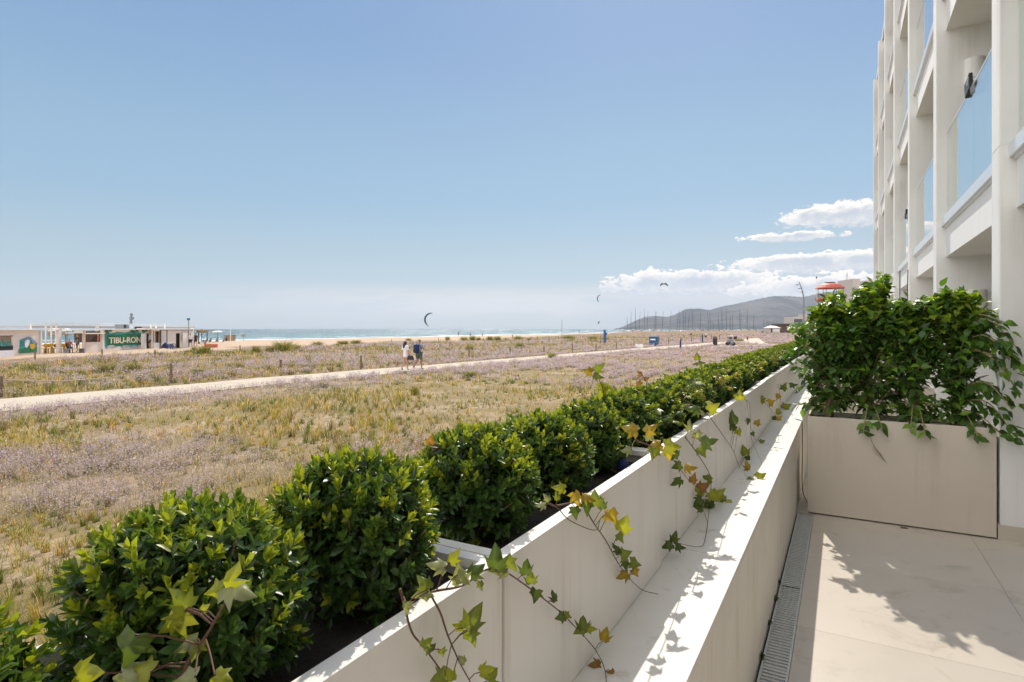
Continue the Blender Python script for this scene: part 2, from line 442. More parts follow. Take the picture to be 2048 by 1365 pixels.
def grid(xs, ys, zf, name, m, kind='structure'):
    X, Y = np.meshgrid(xs, ys); Z = zf(X, Y)
    V = np.stack([X.ravel(), Y.ravel(), Z.ravel()], 1); nx = len(xs)
    i = (np.arange(len(ys) - 1)[:, None] * nx + np.arange(nx - 1)[None]).ravel()
    F = np.stack([i, i + 1, i + nx + 1, i + nx], 1)
    o = mobj(name, np_mesh(name, V, F, m, smooth=True)); o['kind'] = kind
    return o
def ground_mat():
    m = bpy.data.materials.new('ground'); m.use_nodes = True; t = NT(m.node_tree); b = t.n['Principled BSDF']
    b.inputs['Roughness'].default_value = .95; b.inputs['Specular IOR Level'].default_value = .1
    g = t.new('ShaderNodeNewGeometry').outputs['Position']
    s = t.new('ShaderNodeSeparateXYZ'); t.l.new(g, s.inputs[0]); X, Y = s.outputs[0], s.outputs[1]
    big = t.noise(g, .12, 6, .6); mid = t.noise(g, .55, 8, .65); fine = t.noise(g, 7, 8, .7); vf = t.noise(g, 45, 4, .7)
    sand = t.mix(mid, (.52, .37, .25), (.60, .45, .32))
    soil = t.mix(t.ss(fine, .38, .62), (.30, .21, .12), (.62, .48, .33))
    soil = t.mix(t.ss(t.m('ADD', mid, t.m('MULTIPLY', t.m('SUBTRACT', fine, .5), .6)), .40, .56), soil, (.31, .235, .12))
    soil = t.mix(t.m('MULTIPLY', t.ss(vf, .48, .6), .4), soil, (.10, .08, .035))
    far = t.mix(t.ss(big, .42, .58), (.30, .20, .13), (.22, .17, .075))
    far = t.mix(t.ss(t.noise(g, .25, 5, .6), .5, .62), far, (.33, .22, .21))
    veg = t.mix(t.ss(X, -18, -30), soil, far)
    veg = t.mix(t.ss(Y, 35, 60), veg, far)
    edge = t.m('ADD', X, t.m('MULTIPLY', t.m('SUBTRACT', t.noise(g, .09, 5, .65), .5), 34))
    edge = t.m('ADD', edge, t.m('MULTIPLY', t.ss(Y, 20, 60), 12))
    col = t.mix(t.ss(edge, -53, -57), veg, sand)
    wet = t.ss(X, -170, -176)
    col = t.mix(wet, col, (.25, .19, .14))
    col = t.mix(t.ss(Y, 500, 1500), col, (.16, .15, .10))
    t.l.new(col, b.inputs['Base Color'])
    bn = t.new('ShaderNodeBump'); bn.inputs['Strength'].default_value = .7; bn.inputs['Distance'].default_value = .05
    t.l.new(t.m('ADD', fine, t.m('MULTIPLY', vf, .3)), bn.inputs['Height']); t.l.new(bn.outputs[0], b.inputs['Normal'])
    return m
M['ground'] = ground_mat()
xs = np.unique(np.concatenate([-np.geomspace(1, 80, 130), np.linspace(-80, -320, 60), np.linspace(-320, -900, 6), np.geomspace(1, 6500, 26), [0]]))
ys = np.unique(np.concatenate([-np.geomspace(1, 3000, 24), np.linspace(0, 250, 260), np.geomspace(250, 8500, 40)]))
grid(xs, ys, lambda x, y: gz(x, y) - .004, 'ground', M['ground'])

def sea_mat():
    m = bpy.data.materials.new('sea_water'); m.use_nodes = True; t = NT(m.node_tree); b = t.n['Principled BSDF']
    g = t.new('ShaderNodeNewGeometry').outputs['Position']
    mp = t.new('ShaderNodeMapping'); mp.inputs['Scale'].default_value = (1.0, .35, 1); t.l.new(g, mp.inputs[0]); v = mp.outputs[0]
    s = t.new('ShaderNodeSeparateXYZ'); t.l.new(g, s.inputs[0])
    n1 = t.noise(v, .10, 6, .62); n2 = t.noise(v, .8, 5, .6); n3 = t.noise(v, .03, 4, .55)
    deep = t.mix(t.ss(n3, .35, .65), (.005, .055, .07), (.012, .09, .10))
    col = t.mix(t.ss(s.outputs[0], -520, -190), deep, (.03, .17, .18))
    foam = t.ss(t.m('ADD', n1, t.m('MULTIPLY', t.ss(s.outputs[0], -290, -185), .13)), .66, .70)
    surf = t.m('MULTIPLY', t.ss(s.outputs[0], -196, -184), t.ss(n1, .40, .5))
    foam = t.m('MAXIMUM', foam, surf)
    t.l.new(t.mix(foam, col, (.75, .77, .78)), b.inputs['Base Color'])
    t.l.new(t.m('ADD', t.m('MULTIPLY', foam, .6), .16), b.inputs['Roughness'])
    b.inputs['IOR'].default_value = 1.33; b.inputs['Specular IOR Level'].default_value = .5
    bn = t.new('ShaderNodeBump'); bn.inputs['Strength'].default_value = 1.0; bn.inputs['Distance'].default_value = 1.6
    h = t.m('ADD', t.m('MULTIPLY', n1, 2.2), t.m('MULTIPLY', n2, .8))
    t.l.new(h, bn.inputs['Height']); t.l.new(bn.outputs[0], b.inputs['Normal'])
    return m
M['sea'] = sea_mat()
grid(np.array([-9500, -6000, -2000, -600, -160.]), np.array([-4000, -2000, 0, 500, 2000, 6000, 9500.]), lambda x, y: x * 0 - 1.5, 'sea', M['sea'])

def path_obj(poly, name, z):
    bm = bmesh.new()
    vs = [bm.verts.new((p.x, p.y, 0)) for p in poly]; bm.faces.new(vs)
    bmesh.ops.triangulate(bm, faces=bm.faces)
    for _ in range(3): bmesh.ops.subdivide_edges(bm, edges=[e for e in bm.edges if e.calc_length() > 4], cuts=1, use_grid_fill=False)
    bmesh.ops.triangulate(bm, faces=bm.faces)
    for v in bm.verts: v.co.z = gzf(v.co.x, v.co.y) + z
    bmesh.ops.recalc_face_normals(bm, faces=bm.faces)
    me = bpy.data.meshes.new(name); bm.to_mesh(me); bm.free(); me.materials.append(M['pave'])
    o = mobj(name, me); o['kind'] = 'structure'
path_obj(main_poly, 'path', .014); path_obj(side_poly, 'path', .018)

def hill_mat():
    m = bpy.data.materials.new('hill_scrub'); m.use_nodes = True; t = NT(m.node_tree); b = t.n['Principled BSDF']
    b.inputs['Roughness'].default_value = 1; b.inputs['Specular IOR Level'].default_value = 0
    g = t.new('ShaderNodeNewGeometry').outputs['Position']
    c = t.mix(t.ss(t.noise(g, .004, 8, .65), .35, .65), (.022, .026, .028), (.13, .115, .105))
    c = t.mix(t.m('MULTIPLY', t.ss(t.noise(g, .02, 6, .7), .58, .7), .7), c, (.36, .31, .26))
    t.l.new(c, b.inputs['Base Color']); return m
M['hill'] = hill_mat()
prof = [(1225, 659), (1243, 655), (1258, 648), (1272, 641), (1290, 634), (1310, 632), (1335, 634), (1350, 629), (1372, 618), (1395, 617), (1420, 620), (1450, 612), (1490, 604), (1525, 596), (1545, 592.5), (1580, 592), (1606, 594), (1640, 586), (1690, 580), (1760, 574), (1900, 570), (2048, 575)]
def hills():
    px = np.linspace(1222, 2048, 260); nr = 60
    py = np.interp(px, [p[0] for p in prof], [p[1] for p in prof])
    t = np.linspace(0, 1, nr); V = []
    for j, s in enumerate(t):
        D = 3300 + 3600 * s
        ridge = 4900 + 500 * np.sin(px * .012)
        H = (658 - py) * ridge / FPX + 3.85
        sh = np.where(D < ridge, np.clip((D - 3300) / (ridge - 3300), 0, 1) ** 1.15, np.clip(1 - (D - ridge) / (6900 - ridge), 0, 1))
        wx = (px - 1024) / FPX * D
        nn = fbm(wx * .0028 + 5, D * .0022 * np.ones_like(px), 21, 5) - .5
        z = H * sh + nn * H * 1.1 * sh * (1 - sh) * 1.6
        for a, zz in zip(px, z):
            p = FWD * D + RGT * ((a - 1024) / FPX * D); V.append((p.x, p.y, -1.6 + zz))
    n = len(px); i = (np.arange(nr - 1)[:, None] * n + np.arange(n - 1)[None]).ravel()
    F = np.stack([i, i + 1, i + n + 1, i + n], 1)
    o = mobj('hills', np_mesh('hills', np.array(V), F, M['hill'], smooth=True)); o['kind'] = 'structure'
hills()

# ------------------------------------------------------------------ terrace, parapet, drain
TZ = .75
X_IN, X_PL, X_PB = -.35, -.595, -1.02          # parapet inner face, planter front, planter back
fl = MB()
xe = [-.215, .86, 1.94, 3.02, 4.1]
ye = [-2.0 + 1.098 * i for i in range(26)]
for i in range(len(xe) - 1):
    for j in range(len(ye) - 1): fl.box(xe[i] + .0012, xe[i + 1] - .0012, ye[j] + .0012, ye[j + 1] - .0012, TZ - .03, TZ)
[fl.box(-.349, xe[0] - .0012, 5.66 + 1.1 * j, 6.757 + 1.1 * j, TZ - .03, TZ) for j in range(17)]
fl.build('terrace_floor', M['tile'])['kind'] = 'structure'
g = MB(); g.box(-.35, 4.1, -2, 25.4, .0, TZ - .031); g.box(-.205, 4.08, -1.99, 25.39, TZ - .031, TZ - .0035)
g.build('terrace_base', M['grout'])['kind'] = 'structure'
pw = thing('parapet_wall', 'long beige rendered parapet wall with pale stone coping under the planters', 'wall', (-.7, 10, 0))
wb = MB(); wb.box(-1.10, X_IN, -2, 30, -.1, 1.432); wb.build('wall_face', M['parapet'], pw)
cp = MB(); y = -1.28
while y < 30:
    cp.box(-1.14, X_IN + .008, y, y + 1.220, 1.434, 1.46); y += 1.225
cp.build('coping', M['coping'], pw, bevel=.0015)
dr = thing('drain_channel', 'narrow steel grated drain running along foot of parapet', 'drain', (-.275, 3, TZ))
d = MB()
d.box(-.338, -.328, -2, 5.64, TZ - .03, TZ + .002); d.box(-.226, -.216, -2, 5.64, TZ - .03, TZ + .002)
yy = -2.0
while yy < 5.6: d.box(-.328, -.226, yy, yy + .004, TZ - .03, TZ + .001); yy += 1.0
d.build('frame', M['steel'], dr)
d = MB(); yy = -.5
while yy < 5.62: d.box(-.3275, -.2265, yy, yy + .015, TZ - .014, TZ - .001); yy += .030
d.box(-.279, -.275, -.5, 5.62, TZ - .02, TZ - .005)
d.build('grate', M['steel'], dr)
tr = MB(); tr.box(-.3499, -.2155, -2, 5.655, TZ - .0305, TZ - .027); tr.build('trough', M['dark'], dr)

# small weeds in the gap by the drain
def weed(loc, label, n=26, s=.02):
    P = np.array(loc)[None] + RNG.normal(0, 1, (n, 3)) * [.006, .018, .003] + [0, 0, .008]
    A = nrm(RNG.normal(0, 1, (n, 3)) + [0.3, 0, 1]); N = nrm(RNG.normal(0, 1, (n, 3)))
    c = np.array([.05, .09, .02])[None] * RNG.uniform(.6, 1.6, (n, 1))
    V, F, cc = scatter([(-.3, .4, 0), (0, 0, 0), (.3, .4, 0), (0, 1, 0)], [(0, 1, 2, 3)], P, A, N, RNG.uniform(.5, 1.2, n) * s, c)
    o = mobj('weed', np_mesh('weed', V - np.array(loc), F, M['grass'], cc), None, loc)
    tag(o, label, 'weed', 'weeds along the drain')
for px, py, l in ((1556, 1168, 'green weed tuft at the drain grate joint, farthest from the camera'), (1549, 1200, 'small dark weed in the gap between drain and wall, second from far end'), (1537, 1248, 'thin mossy weed beside the drain, midway along the wall foot'), (1521, 1318, 'bright green weed sprig at drain edge, nearest the camera')):
    p = onz(px, py, TZ); weed((-.344, p.y, TZ), l)
o = MB().lathe([(.001, 0), (.03, .001), (.024, .008), (.001, .010)], onz(1808, 1057, TZ), 7, .5).build('dead_leaf', M['brown'], loc=onz(1808, 1057, TZ)); tag(o, 'small dark dead leaf lying on the tiles before the big planter box', 'leaf')

# ------------------------------------------------------------------ planters on the parapet
def planter(y0, y1, idx, label):
    t = thing('planter_box', label, 'planter', ((X_PL + X_PB) / 2, (y0 + y1) / 2, 1.46), 'long beige planters in a row on the parapet')
    dx = .004 * ((idx % 3) - 1)
    xo, xi = X_PL + dx, X_PB + dx; z0, z1 = 1.4625, 1.887; e = .003
    b = MB()
    b.box(xo - .012, xo, y0 + e, y1 - e, z0, z1 - .002); b.box(xi, xi + .012, y0 + e, y1 - e, z0, z1 - .002)
    b.box(xi + .012, xo - .012, y0 + e, y0 + e + .012, z0, z1 - .002); b.box(xi + .012, xo - .012, y1 - e - .012, y1 - e, z0, z1 - .002)
    b.box(xi + .012, xo - .012, y0 + .02, y1 - .02, z0, z0 + .01)
    b.build('side_panel', M['planter'], t)
    r = MB(); a = .034
    o_ = .0015
    outer = [(xi - o_, y0 + e - o_ + .001), (xo + o_, y0 + e - o_ + .001), (xo + o_, y1 - e + o_ - .001), (xi - o_, y1 - e + o_ - .001)]
    inner = [(xi + a, y0 + a), (xo - a, y0 + a), (xo - a, y1 - a), (xi + a, y1 - a)]
    vs = [(x, y, z1) for x, y in outer] + [(x, y, z1) for x, y in inner] + [(x, y, z1 - .012) for x, y in outer] + [(x, y, z1 - .018) for x, y in inner]
    fs = []
    for k in range(4):
        n = (k + 1) % 4
        fs += [(k, n, n + 4, k + 4), (k, k + 8, n + 8, n), (k + 4, n + 4, n + 12, k + 12), (k + 8, k + 12, n + 12, n + 8)]
    r.add(vs, fs); r.build('rim', M['planter'], t)
    # soil, lumpy
    nx, ny = 14, 40
    gx = np.linspace(xi + .013, xo - .013, nx); gy = np.linspace(y0 + .018, y1 - .018, ny); GX, GY = np.meshgrid(gx, gy)
    GZ = 1.842 + (fbm(GX * 30, GY * 30, 5) - .5) * .022
    V = np.stack([GX.ravel(), GY.ravel(), GZ.ravel()], 1) - np.array(BASE[t.name])
    i = (np.arange(ny - 1)[:, None] * nx + np.arange(nx - 1)[None]).ravel()
    mobj('soil', np_mesh('soil', V, np.stack([i, i + 1, i + nx + 1, i + nx], 1), M['soil']), t, BASE[t.name])
joints = [-1.2, -.1, 1.011, 2.19, 3.30]
while joints[-1] < 28: joints.append(joints[-1] + 1.125)
ordn = ['planter nearest the camera, mostly below the frame', 'planter whose rim runs out at the bottom edge', 'planter with the widest view of its smooth side, ivy at its near corner', 'planter behind it with orange ivy at its near corner',
        'fourth planter along, crossed by long thin ivy trails']
for k in range(len(joints) - 1):
    lb = ordn[k] if k < len(ordn) else ('planter of the far row running on behind the ficus box' if k > 8 else 'planter %s, counted from the one at the bottom edge of the frame' % ['fifth', 'sixth', 'seventh', 'eighth'][k - 5])
    planter(joints[k], joints[k + 1], k, 'beige ' + lb)

# ------------------------------------------------------------------ clipped shrubs
LEAF = ([(0, 0, 0), (-.26, .38, .07), (-.24, .75, .05), (0, 1, -.06), (.24, .75, .05), (.26, .38, .07), (0, .5, -.02)],
        [(0, 6, 2, 1), (6, 3, 3, 2), (0, 5, 4, 6), (6, 4, 3, 3)])
# quads only: the blade as two folded halves of two quads each
LEAF = ([(0, 0, 0), (-.19, .32, .07), (-.215, .68, .07), (0, 1.0, -.09), (.215, .68, .07), (.19, .32, .07), (0, .40, -.01), (0, .72, -.03)],
        [(0, 6, 1, 1), (1, 6, 7, 2), (2, 7, 3, 3), (0, 5, 6, 6), (6, 5, 4, 7), (7, 4, 3, 3)])
def tri(faces):
    r = []
    for f in faces:
        f = [x for i, x in enumerate(f) if x != f[i - 1] or i == 0]
        for k in range(1, len(f) - 1): r.append((f[0], f[k], f[k + 1]))
    return r
LEAF = (LEAF[0], tri(LEAF[1]))
def bush_mesh(seed, rx=.150, ry=.158, h=.262):
    R = np.random.default_rng(seed)
    P, A, N, S, Cc = [], [], [], [], []
    nsh = 600
    u = R.normal(0, 1, (nsh, 3)); u = nrm(u); u[:, 2] = np.abs(u[:, 2]) * R.choice([1, 1, 1, -.55], nsh)
    u = nrm(u)
    # superellipsoid radius
    pw_ = 2.25; k = (np.abs(u[:, 0]) ** pw_ + np.abs(u[:, 1]) ** pw_ + np.abs(u[:, 2]) ** pw_) ** (-1 / pw_)
    lump = .86 + .26 * fbm(u[:, 0] * 2.2 + seed, u[:, 1] * 2.2 + u[:, 2], seed)
    rr = k * lump
    rr *= R.choice([1.0, 1.0, .86, .7, 1.07], nsh)
    tip = np.stack([u[:, 0] * rx * rr, u[:, 1] * ry * rr, .12 + u[:, 2] * rr * (h - .12)], 1)
    for i in range(nsh):
        d = nrm(u[i] * .9 + np.array([0, 0, .55]) + R.normal(0, .25, 3)); n = 5
        young = R.random() < (.5 if u[i, 2] > .35 else .14)
        L = R.uniform(.028, .048); a0 = R.uniform(0, 6.28)
        x = nrm(np.cross(d, [.3, .5, .8])); y = np.cross(d, x)
        for j in range(n + 1):
            f = j / n; base = tip[i] - d * L * (1 - f)
            for s_ in (0, math.pi):
                a = a0 + j * math.pi / 2 + s_; o = x * math.cos(a) + y * math.sin(a)
                ax = nrm(o * (1.25 - .95 * f) + d * (.35 + .9 * f) + R.normal(0, .16, 3))
                P.append(base); A.append(ax); N.append(nrm(d * 1.0 - o * .2 + R.normal(0, .15, 3)))
                sz = (.027 - .011 * f ** 2) * R.uniform(.8, 1.2); S.append((sz * .92, sz, sz))
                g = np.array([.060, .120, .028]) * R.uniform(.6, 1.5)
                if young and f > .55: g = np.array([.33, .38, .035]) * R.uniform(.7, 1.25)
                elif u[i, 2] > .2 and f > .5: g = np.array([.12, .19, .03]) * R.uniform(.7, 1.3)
                Cc.append(g)
    ni = 1300
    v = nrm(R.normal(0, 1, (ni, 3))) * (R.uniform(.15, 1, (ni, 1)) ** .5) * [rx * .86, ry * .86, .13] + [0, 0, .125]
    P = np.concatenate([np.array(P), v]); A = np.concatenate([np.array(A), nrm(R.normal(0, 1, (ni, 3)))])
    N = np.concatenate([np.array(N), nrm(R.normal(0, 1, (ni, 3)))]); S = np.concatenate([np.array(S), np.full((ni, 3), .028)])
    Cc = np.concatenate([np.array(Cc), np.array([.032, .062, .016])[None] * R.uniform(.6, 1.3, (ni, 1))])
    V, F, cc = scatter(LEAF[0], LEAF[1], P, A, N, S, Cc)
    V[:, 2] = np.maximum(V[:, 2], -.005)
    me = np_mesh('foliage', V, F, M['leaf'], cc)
    st = MB()
    for i in range(0, nsh, 4):
        st.tube([(0 + R.normal(0, .015), R.normal(0, .015), -.01), tuple(tip[i] * [.45, .45, .5]), tuple(tip[i] * .96)], [.004, .0028, .0014], 4, False)
    return me, st
bushes = []
def bush_proto(seed):
    me, st = bush_mesh(seed)
    t = thing('clipped_shrub', 'x', 'shrub', (0, 0, 0), 'clipped box-leaf shrubs in the parapet planters')
    mobj('foliage', me, t); st.build('stem', M['bark'], t)
    return t
protos = [bush_proto(s) for s in (11, 23, 37, 41, 59)]
near_lab = ['yellow-green shrub cut off at the bottom-left corner', 'largest clipped shrub, at lower left behind the big ivy leaf', 'second large shrub, rising above the white planter joint gap',
            'round clipped shrub just beyond the bluish planter joint', 'clipped shrub next behind the round one over the field', 'shrub before the small blue solar ball']
xb = -.80
by = [.15, .495, .80, 1.21, 1.60, 1.97]
bys = [(1, 1, .93), (.95, .93, .97), (.93, .9, 1.03), (.98, .93, .98), (.95, .95, .93), (.95, .95, .90)]
k = 0; y = 2.35; used = set()
num = ['seventh', 'eighth', 'ninth', 'tenth', 'eleventh', 'twelfth']
while y < 28.5:
    j = min(range(len(joints)), key=lambda q: abs(joints[q] - y))
    by.append(y); s = random.uniform(.86, 1.0); bys.append((1.0 + random.uniform(-.05, .08), 1.05, s)); y += .355 + random.uniform(-.02, .03)
by[0:0] = [-.2]; bys[0:0] = [(1, 1, .9)]; near_lab[0:0] = ['clipped shrub below the left corner of the frame, barely seen']
for i, (y, s) in enumerate(zip(by, bys)):
    loc = (xb + random.uniform(-.012, .012), y, 1.843)
    src = protos[i % 5]; rz = (i // 5) * 2.4 + i * .7
    if i < 5: o = src; o.location = loc; o.rotation_euler.z = rz; o.scale = s
    else: o = copy_tree(src, loc, rz, s)
    o['label'] = near_lab[i] if i < len(near_lab) else ('%s shrub behind the small blue solar ball in the planters' % ['first', 'second', 'third', 'fourth', 'fifth'][i - 7] if i < 12 else 'leafy green shrub merging into the far part of the long clipped hedge')
sb = thing('solar_light', 'small dark blue glass ball light on a stake in the planter soil', 'garden light', tuple(onx(1245, 930, -.66)))
p = BASE[sb.name]; MB().lathe([(.001, -.022), (.013, -.018), (.021, -.006), (.022, .006), (.014, .019), (.001, .023)], p, 12).build('ball', M['navy'], sb, smooth=True)
MB().tube([p - Vector((0, 0, .02)), (p.x, p.y, 1.83)], .004).build('stake', M['black'], sb)

# ------------------------------------------------------------------ ivy
def ivy_template():
    o = [(0, 0), (-.22, -.12), (-.46, -.04), (-.40, .14), (-.60, .42), (-.33, .40), (-.22, .62), (0, 1.0), (.22, .62), (.33, .40), (.60, .42), (.40, .14), (.46, -.04), (.22, -.12)]
    pts = [(x, y, -.30 * abs(x) - .35 * max(0, y - .35) ** 1.3 + (.06 if i % 2 else -.03)) for i, (x, y) in enumerate(o)]
    pts += [(0, .25, .03), (0, .5, .02)]
    f = []
    for a, b in ((0, 1), (1, 2), (2, 3), (3, 4), (4, 5)): f.append((14, b, a))
    f += [(14, 15, 5), (15, 6, 5), (15, 7, 6), (15, 8, 7), (15, 9, 8), (14, 9, 15)]
    for a, b in ((9, 10), (10, 11), (11, 12), (12, 13), (13, 0)): f.append((14, b, a))
    return pts, [tuple(x) for x in f]
IVT = ivy_template()
def smooth_path(pts, n=6):
    pts = [Vector(p) for p in pts]; out = []
    q = [pts[0] * 2 - pts[1]] + pts + [pts[-1] * 2 - pts[-2]]
    for i in range(1, len(q) - 2):
        for k in range(n):
            t = k / n; a, b, c, d_ = q[i - 1], q[i], q[i + 1], q[i + 2]
            out.append(.5 * ((2 * b) + (c - a) * t + (2 * a - 5 * b + 4 * c - d_) * t * t + (3 * b - a - 3 * c + d_) * t ** 3))
    out.append(pts[-1]); return out
IVG = {'g': (.18, .22, .03), 'd': (.085, .13, .025), 'y': (.32, .34, .03), 'o': (.40, .29, .03), 'p': (.26, .28, .14), 'r': (.30, .16, .04)}
def vine_pt(px, py, X=-.575, bulge=0.0):
    p = onx(px, py, X)
    if p.z < 1.468: p = onz(px, py, 1.468)
    return p
def ivy(label, path, leaves, rad0=.0022, tlabel=None):
    """path: world points; leaves: (world base, axis, normal, size, colour key)"""
    sp = smooth_path(path)
    t = thing('ivy_vine', label, 'ivy', path[0], 'ivy trails hanging from the planters')
    st = MB(); n = len(sp); st.tube(sp, [rad0 * (1 - .6 * i / n) for i in range(n)], 6)
    P, A, N, S, K = [], [], [], [], []
    for b, ax, nr, sz, key in leaves:
        b = Vector(b); near = min(sp, key=lambda q: (q - b).length)
        mid = (near + b) / 2 + Vector((0, 0, .004)); st.tube([near, mid, b], rad0 * .42, 5, False)
        P.append(b); A.append(ax); N.append(nr); zz = random.uniform(.9, 3.0); sz *= .71 * random.uniform(.85, 1.1); S.append((sz * random.uniform(.75, 1.05), sz, sz * zz)); K.append(np.array(IVG[key]) * random.uniform(.8, 1.2))
    st.build('stem', M['stem'], t, smooth=True)
    if P:
        V, F, cc = scatter(IVT[0], IVT[1], np.array([tuple(p) for p in P]), np.array([tuple(a) for a in A], float), np.array([tuple(a) for a in N], float), np.array(S), np.array(K))
        # veins: centre paler, rim darker or browner
        tw = np.tile(np.array([1.25 if i in (0, 14, 15) else .88 for i in range(16)]), len(P)); cc = cc * tw[:, None]
        mobj('leaves', np_mesh('leaves', V - np.array(BASE[t.name]), F, M['ivy'], cc), t, BASE[t.name])
    return t
CAMR = RGT
def lf(px, py, size_px, ang, key, X=-.56, D=None, face=None):
    """one leaf seen at pixel px,py; ang = direction of its tip in the picture (0 right, 90 up)"""
    b = atd(px, py, D) if D else vine_pt(px, py, X)
    dd = (b - EYE).dot(FWD); sz = size_px * dd / FPX
    a = math.radians(ang); ax = RGT * math.cos(a) + Vector((0, 0, 1)) * math.sin(a) + FWD * random.uniform(-.35, .15)
    nr = face or (-FWD + Vector((0, 0, 1)) * random.uniform(.2, .9) + RGT * random.uniform(-.5, .5))
    return (b, tuple(ax), tuple(nr), sz, key)
def vp(pts, X=-.575): return [vine_pt(x, y, X) for x, y in pts]
ivy('dark ivy stem hanging at the bottom edge, with a pale leaf at its top', vp([(800, 1178), (809, 1212), (824, 1265), (851, 1299), (889, 1352), (900, 1372)]),
    [lf(858, 1183, 62, 205, 'p'), lf(858, 1178, 60, 130, 'g'), lf(846, 1296, 42, 40, 'g'), lf(864, 1290, 46, 250, 'd'), lf(882, 1300, 34, 280, 'g'), lf(812, 1205, 40, 260, 'p')])
ivy('ivy stem with one large five-pointed green leaf beside the first planter joint', vp([(873, 1182), (862, 1189), (881, 1227), (896, 1272), (919, 1325), (941, 1365), (950, 1385)]),
    [lf(936, 1258, 92, 60, 'g', face=-FWD + Vector((0, 0, .2))), lf(936, 1262, 62, 290, 'g'), lf(925, 1256, 34, 150, 'y'), lf(930, 1325, 34, 125, 'p'), lf(905, 1362, 52, 120, 'y'), lf(975, 1362, 50, 60, 'g'), lf(960, 1345, 46, 20, 'y'), lf(890, 1352, 50, 200, 'g')])
ivy('long ivy trail arching from the first joint down to the ledge', vp([(873, 1182), (926, 1171), (972, 1140), (1009, 1144), (1051, 1171), (1115, 1220), (1153, 1257), (1190, 1299), (1209, 1337), (1213, 1372)]),
    [lf(992, 1140, 66, 95, 'd'), lf(1015, 1142, 52, 175, 'p'), lf(1012, 1120, 56, 310, 'g'), lf(1052, 1150, 46, 80, 'd'), lf(1062, 1168, 46, 100, 'g'), lf(1072, 1180, 42, 255, 'd'), lf(1112, 1203, 36, 100, 'd'), lf(1128, 1232, 36, 200, 'd'), lf(1130, 1230, 28, 330, 'g'),
     lf(1166, 1262, 42, 90, 'g'), lf(1168, 1256, 40, 210, 'g'), lf(1172, 1258, 38, 5, 'y'), lf(1206, 1282, 38, 80, 'o'), lf(1200, 1330, 36, 180, 'r'), lf(1222, 1342, 28, 290, 'r'), lf(922, 1168, 60, 100, 'p'), lf(890, 1135, 60, 160, 'p'), lf(900, 1125, 50, 60, 'y'), lf(940, 1150, 56, 40, 'd'), lf(915, 1150, 50, 320, 'p'), lf(960, 1165, 34, 290, 'g')])
ivy('ivy trail with orange-brown leaves ending in a bare tip on the third planter side', vp([(1111, 1012), (1160, 1008), (1187, 1046), (1213, 1084), (1243, 1137), (1281, 1178), (1317, 1189)]),
    [lf(1130, 978, 44, 170, 'y'), lf(1150, 985, 48, 300, 'o'), lf(1165, 990, 42, 350, 'o'), lf(1175, 1000, 52, 270, 'd'), lf(1190, 1012, 46, 90, 'g'), lf(1150, 1015, 40, 280, 'd'), lf(1205, 1018, 42, 100, 'd'), lf(1222, 1020, 44, 290, 'o'), lf(1210, 1030, 36, 330, 'o'), lf(1240, 1062, 46, 70, 'y'), lf(1238, 1068, 36, 300, 'g'),
     lf(1240, 1106, 34, 120, 'd'), lf(1242, 1112, 36, 20, 'g'), lf(1250, 1122, 36, 280, 'd'), lf(1262, 1124, 34, 345, 'g'), lf(1256, 1146, 38, 190, 'o'), lf(1268, 1140, 30, 300, 'o'), lf(1090, 1010, 34, 180, 'p'), lf(1116, 1000, 30, 100, 'g')])
ivy('looped bare ivy stem below the orange leaf cluster', vp([(1100, 1010), (1115, 1016), (1141, 1042), (1190, 1061), (1200, 1040), (1207, 1030)]), [lf(1098, 1002, 30, 130, 'p')], .0016)
ivy('short ivy trail with orange leaves over the second planter joint', vp([(1270, 880), (1310, 896), (1335, 905), (1344, 917), (1364, 944), (1380, 963), (1403, 983), (1425, 1005)]),
    [lf(1275, 862, 46, 160, 'o'), lf(1292, 865, 44, 40, 'o'), lf(1300, 880, 40, 100, 'p'), lf(1322, 888, 44, 190, 'o'), lf(1330, 892, 46, 0, 'y'), lf(1335, 900, 40, 280, 'o'), lf(1312, 898, 38, 250, 'g'), lf(1350, 918, 40, 90, 'd'), lf(1362, 930, 34, 200, 'd'), lf(1370, 935, 34, 10, 'o'), lf(1362, 958, 34, 200, 'd'), lf(1384, 965, 34, 70, 'r'), lf(1398, 978, 34, 30, 'r'), lf(1408, 985, 36, 150, 'g'), lf(1420, 985, 44, 320, 'y'), lf(1404, 998, 36, 220, 'd'), lf(1424, 1004, 30, 270, 'd'), lf(1262, 900, 34, 180, 'p')])
ivy('ivy trail crossing the ledge to a five-pointed leaf, fourth planter', vp([(1370, 874), (1397, 911), (1417, 944), (1422, 963), (1419, 1013), (1410, 1079), (1397, 1094), (1357, 1087)]),
    [lf(1403, 886, 46, 20, 'd'), lf(1400, 896, 34, 300, 'g'), lf(1380, 862, 38, 80, 'p'), lf(1392, 866, 30, 300, 'p'), lf(1424, 960, 30, 150, 'g'), lf(1428, 996, 40, 40, 'y'), lf(1425, 1005, 40, 200, 'g'), lf(1405, 1018, 30, 160, 'd'), lf(1448, 1003, 34, 100, 'g'), lf(1455, 1003, 28, 330, 'y'), lf(1346, 1085, 40, 80, 'd'), lf(1344, 1088, 36, 200, 'd'), lf(1352, 1092, 32, 0, 'd')])
ivy('sparse ivy trail reaching over the ledge to three small leaves', vp([(1412, 828), (1420, 835), (1446, 871), (1466, 901), (1479, 934), (1498, 960)]),
    [lf(1470, 846, 44, 90, 'd'), lf(1472, 852, 34, 200, 'd'), lf(1476, 860, 30, 300, 'y'), lf(1492, 910, 28, 110, 'g'), lf(1495, 912, 28, 300, 'd'), lf(1498, 940, 26, 100, 'o'), lf(1504, 957, 26, 240, 'g'), lf(1514, 955, 30, 30, 'y'), lf(1400, 820, 40, 170, 'd'), lf(1418, 822, 38, 40, 'y')])
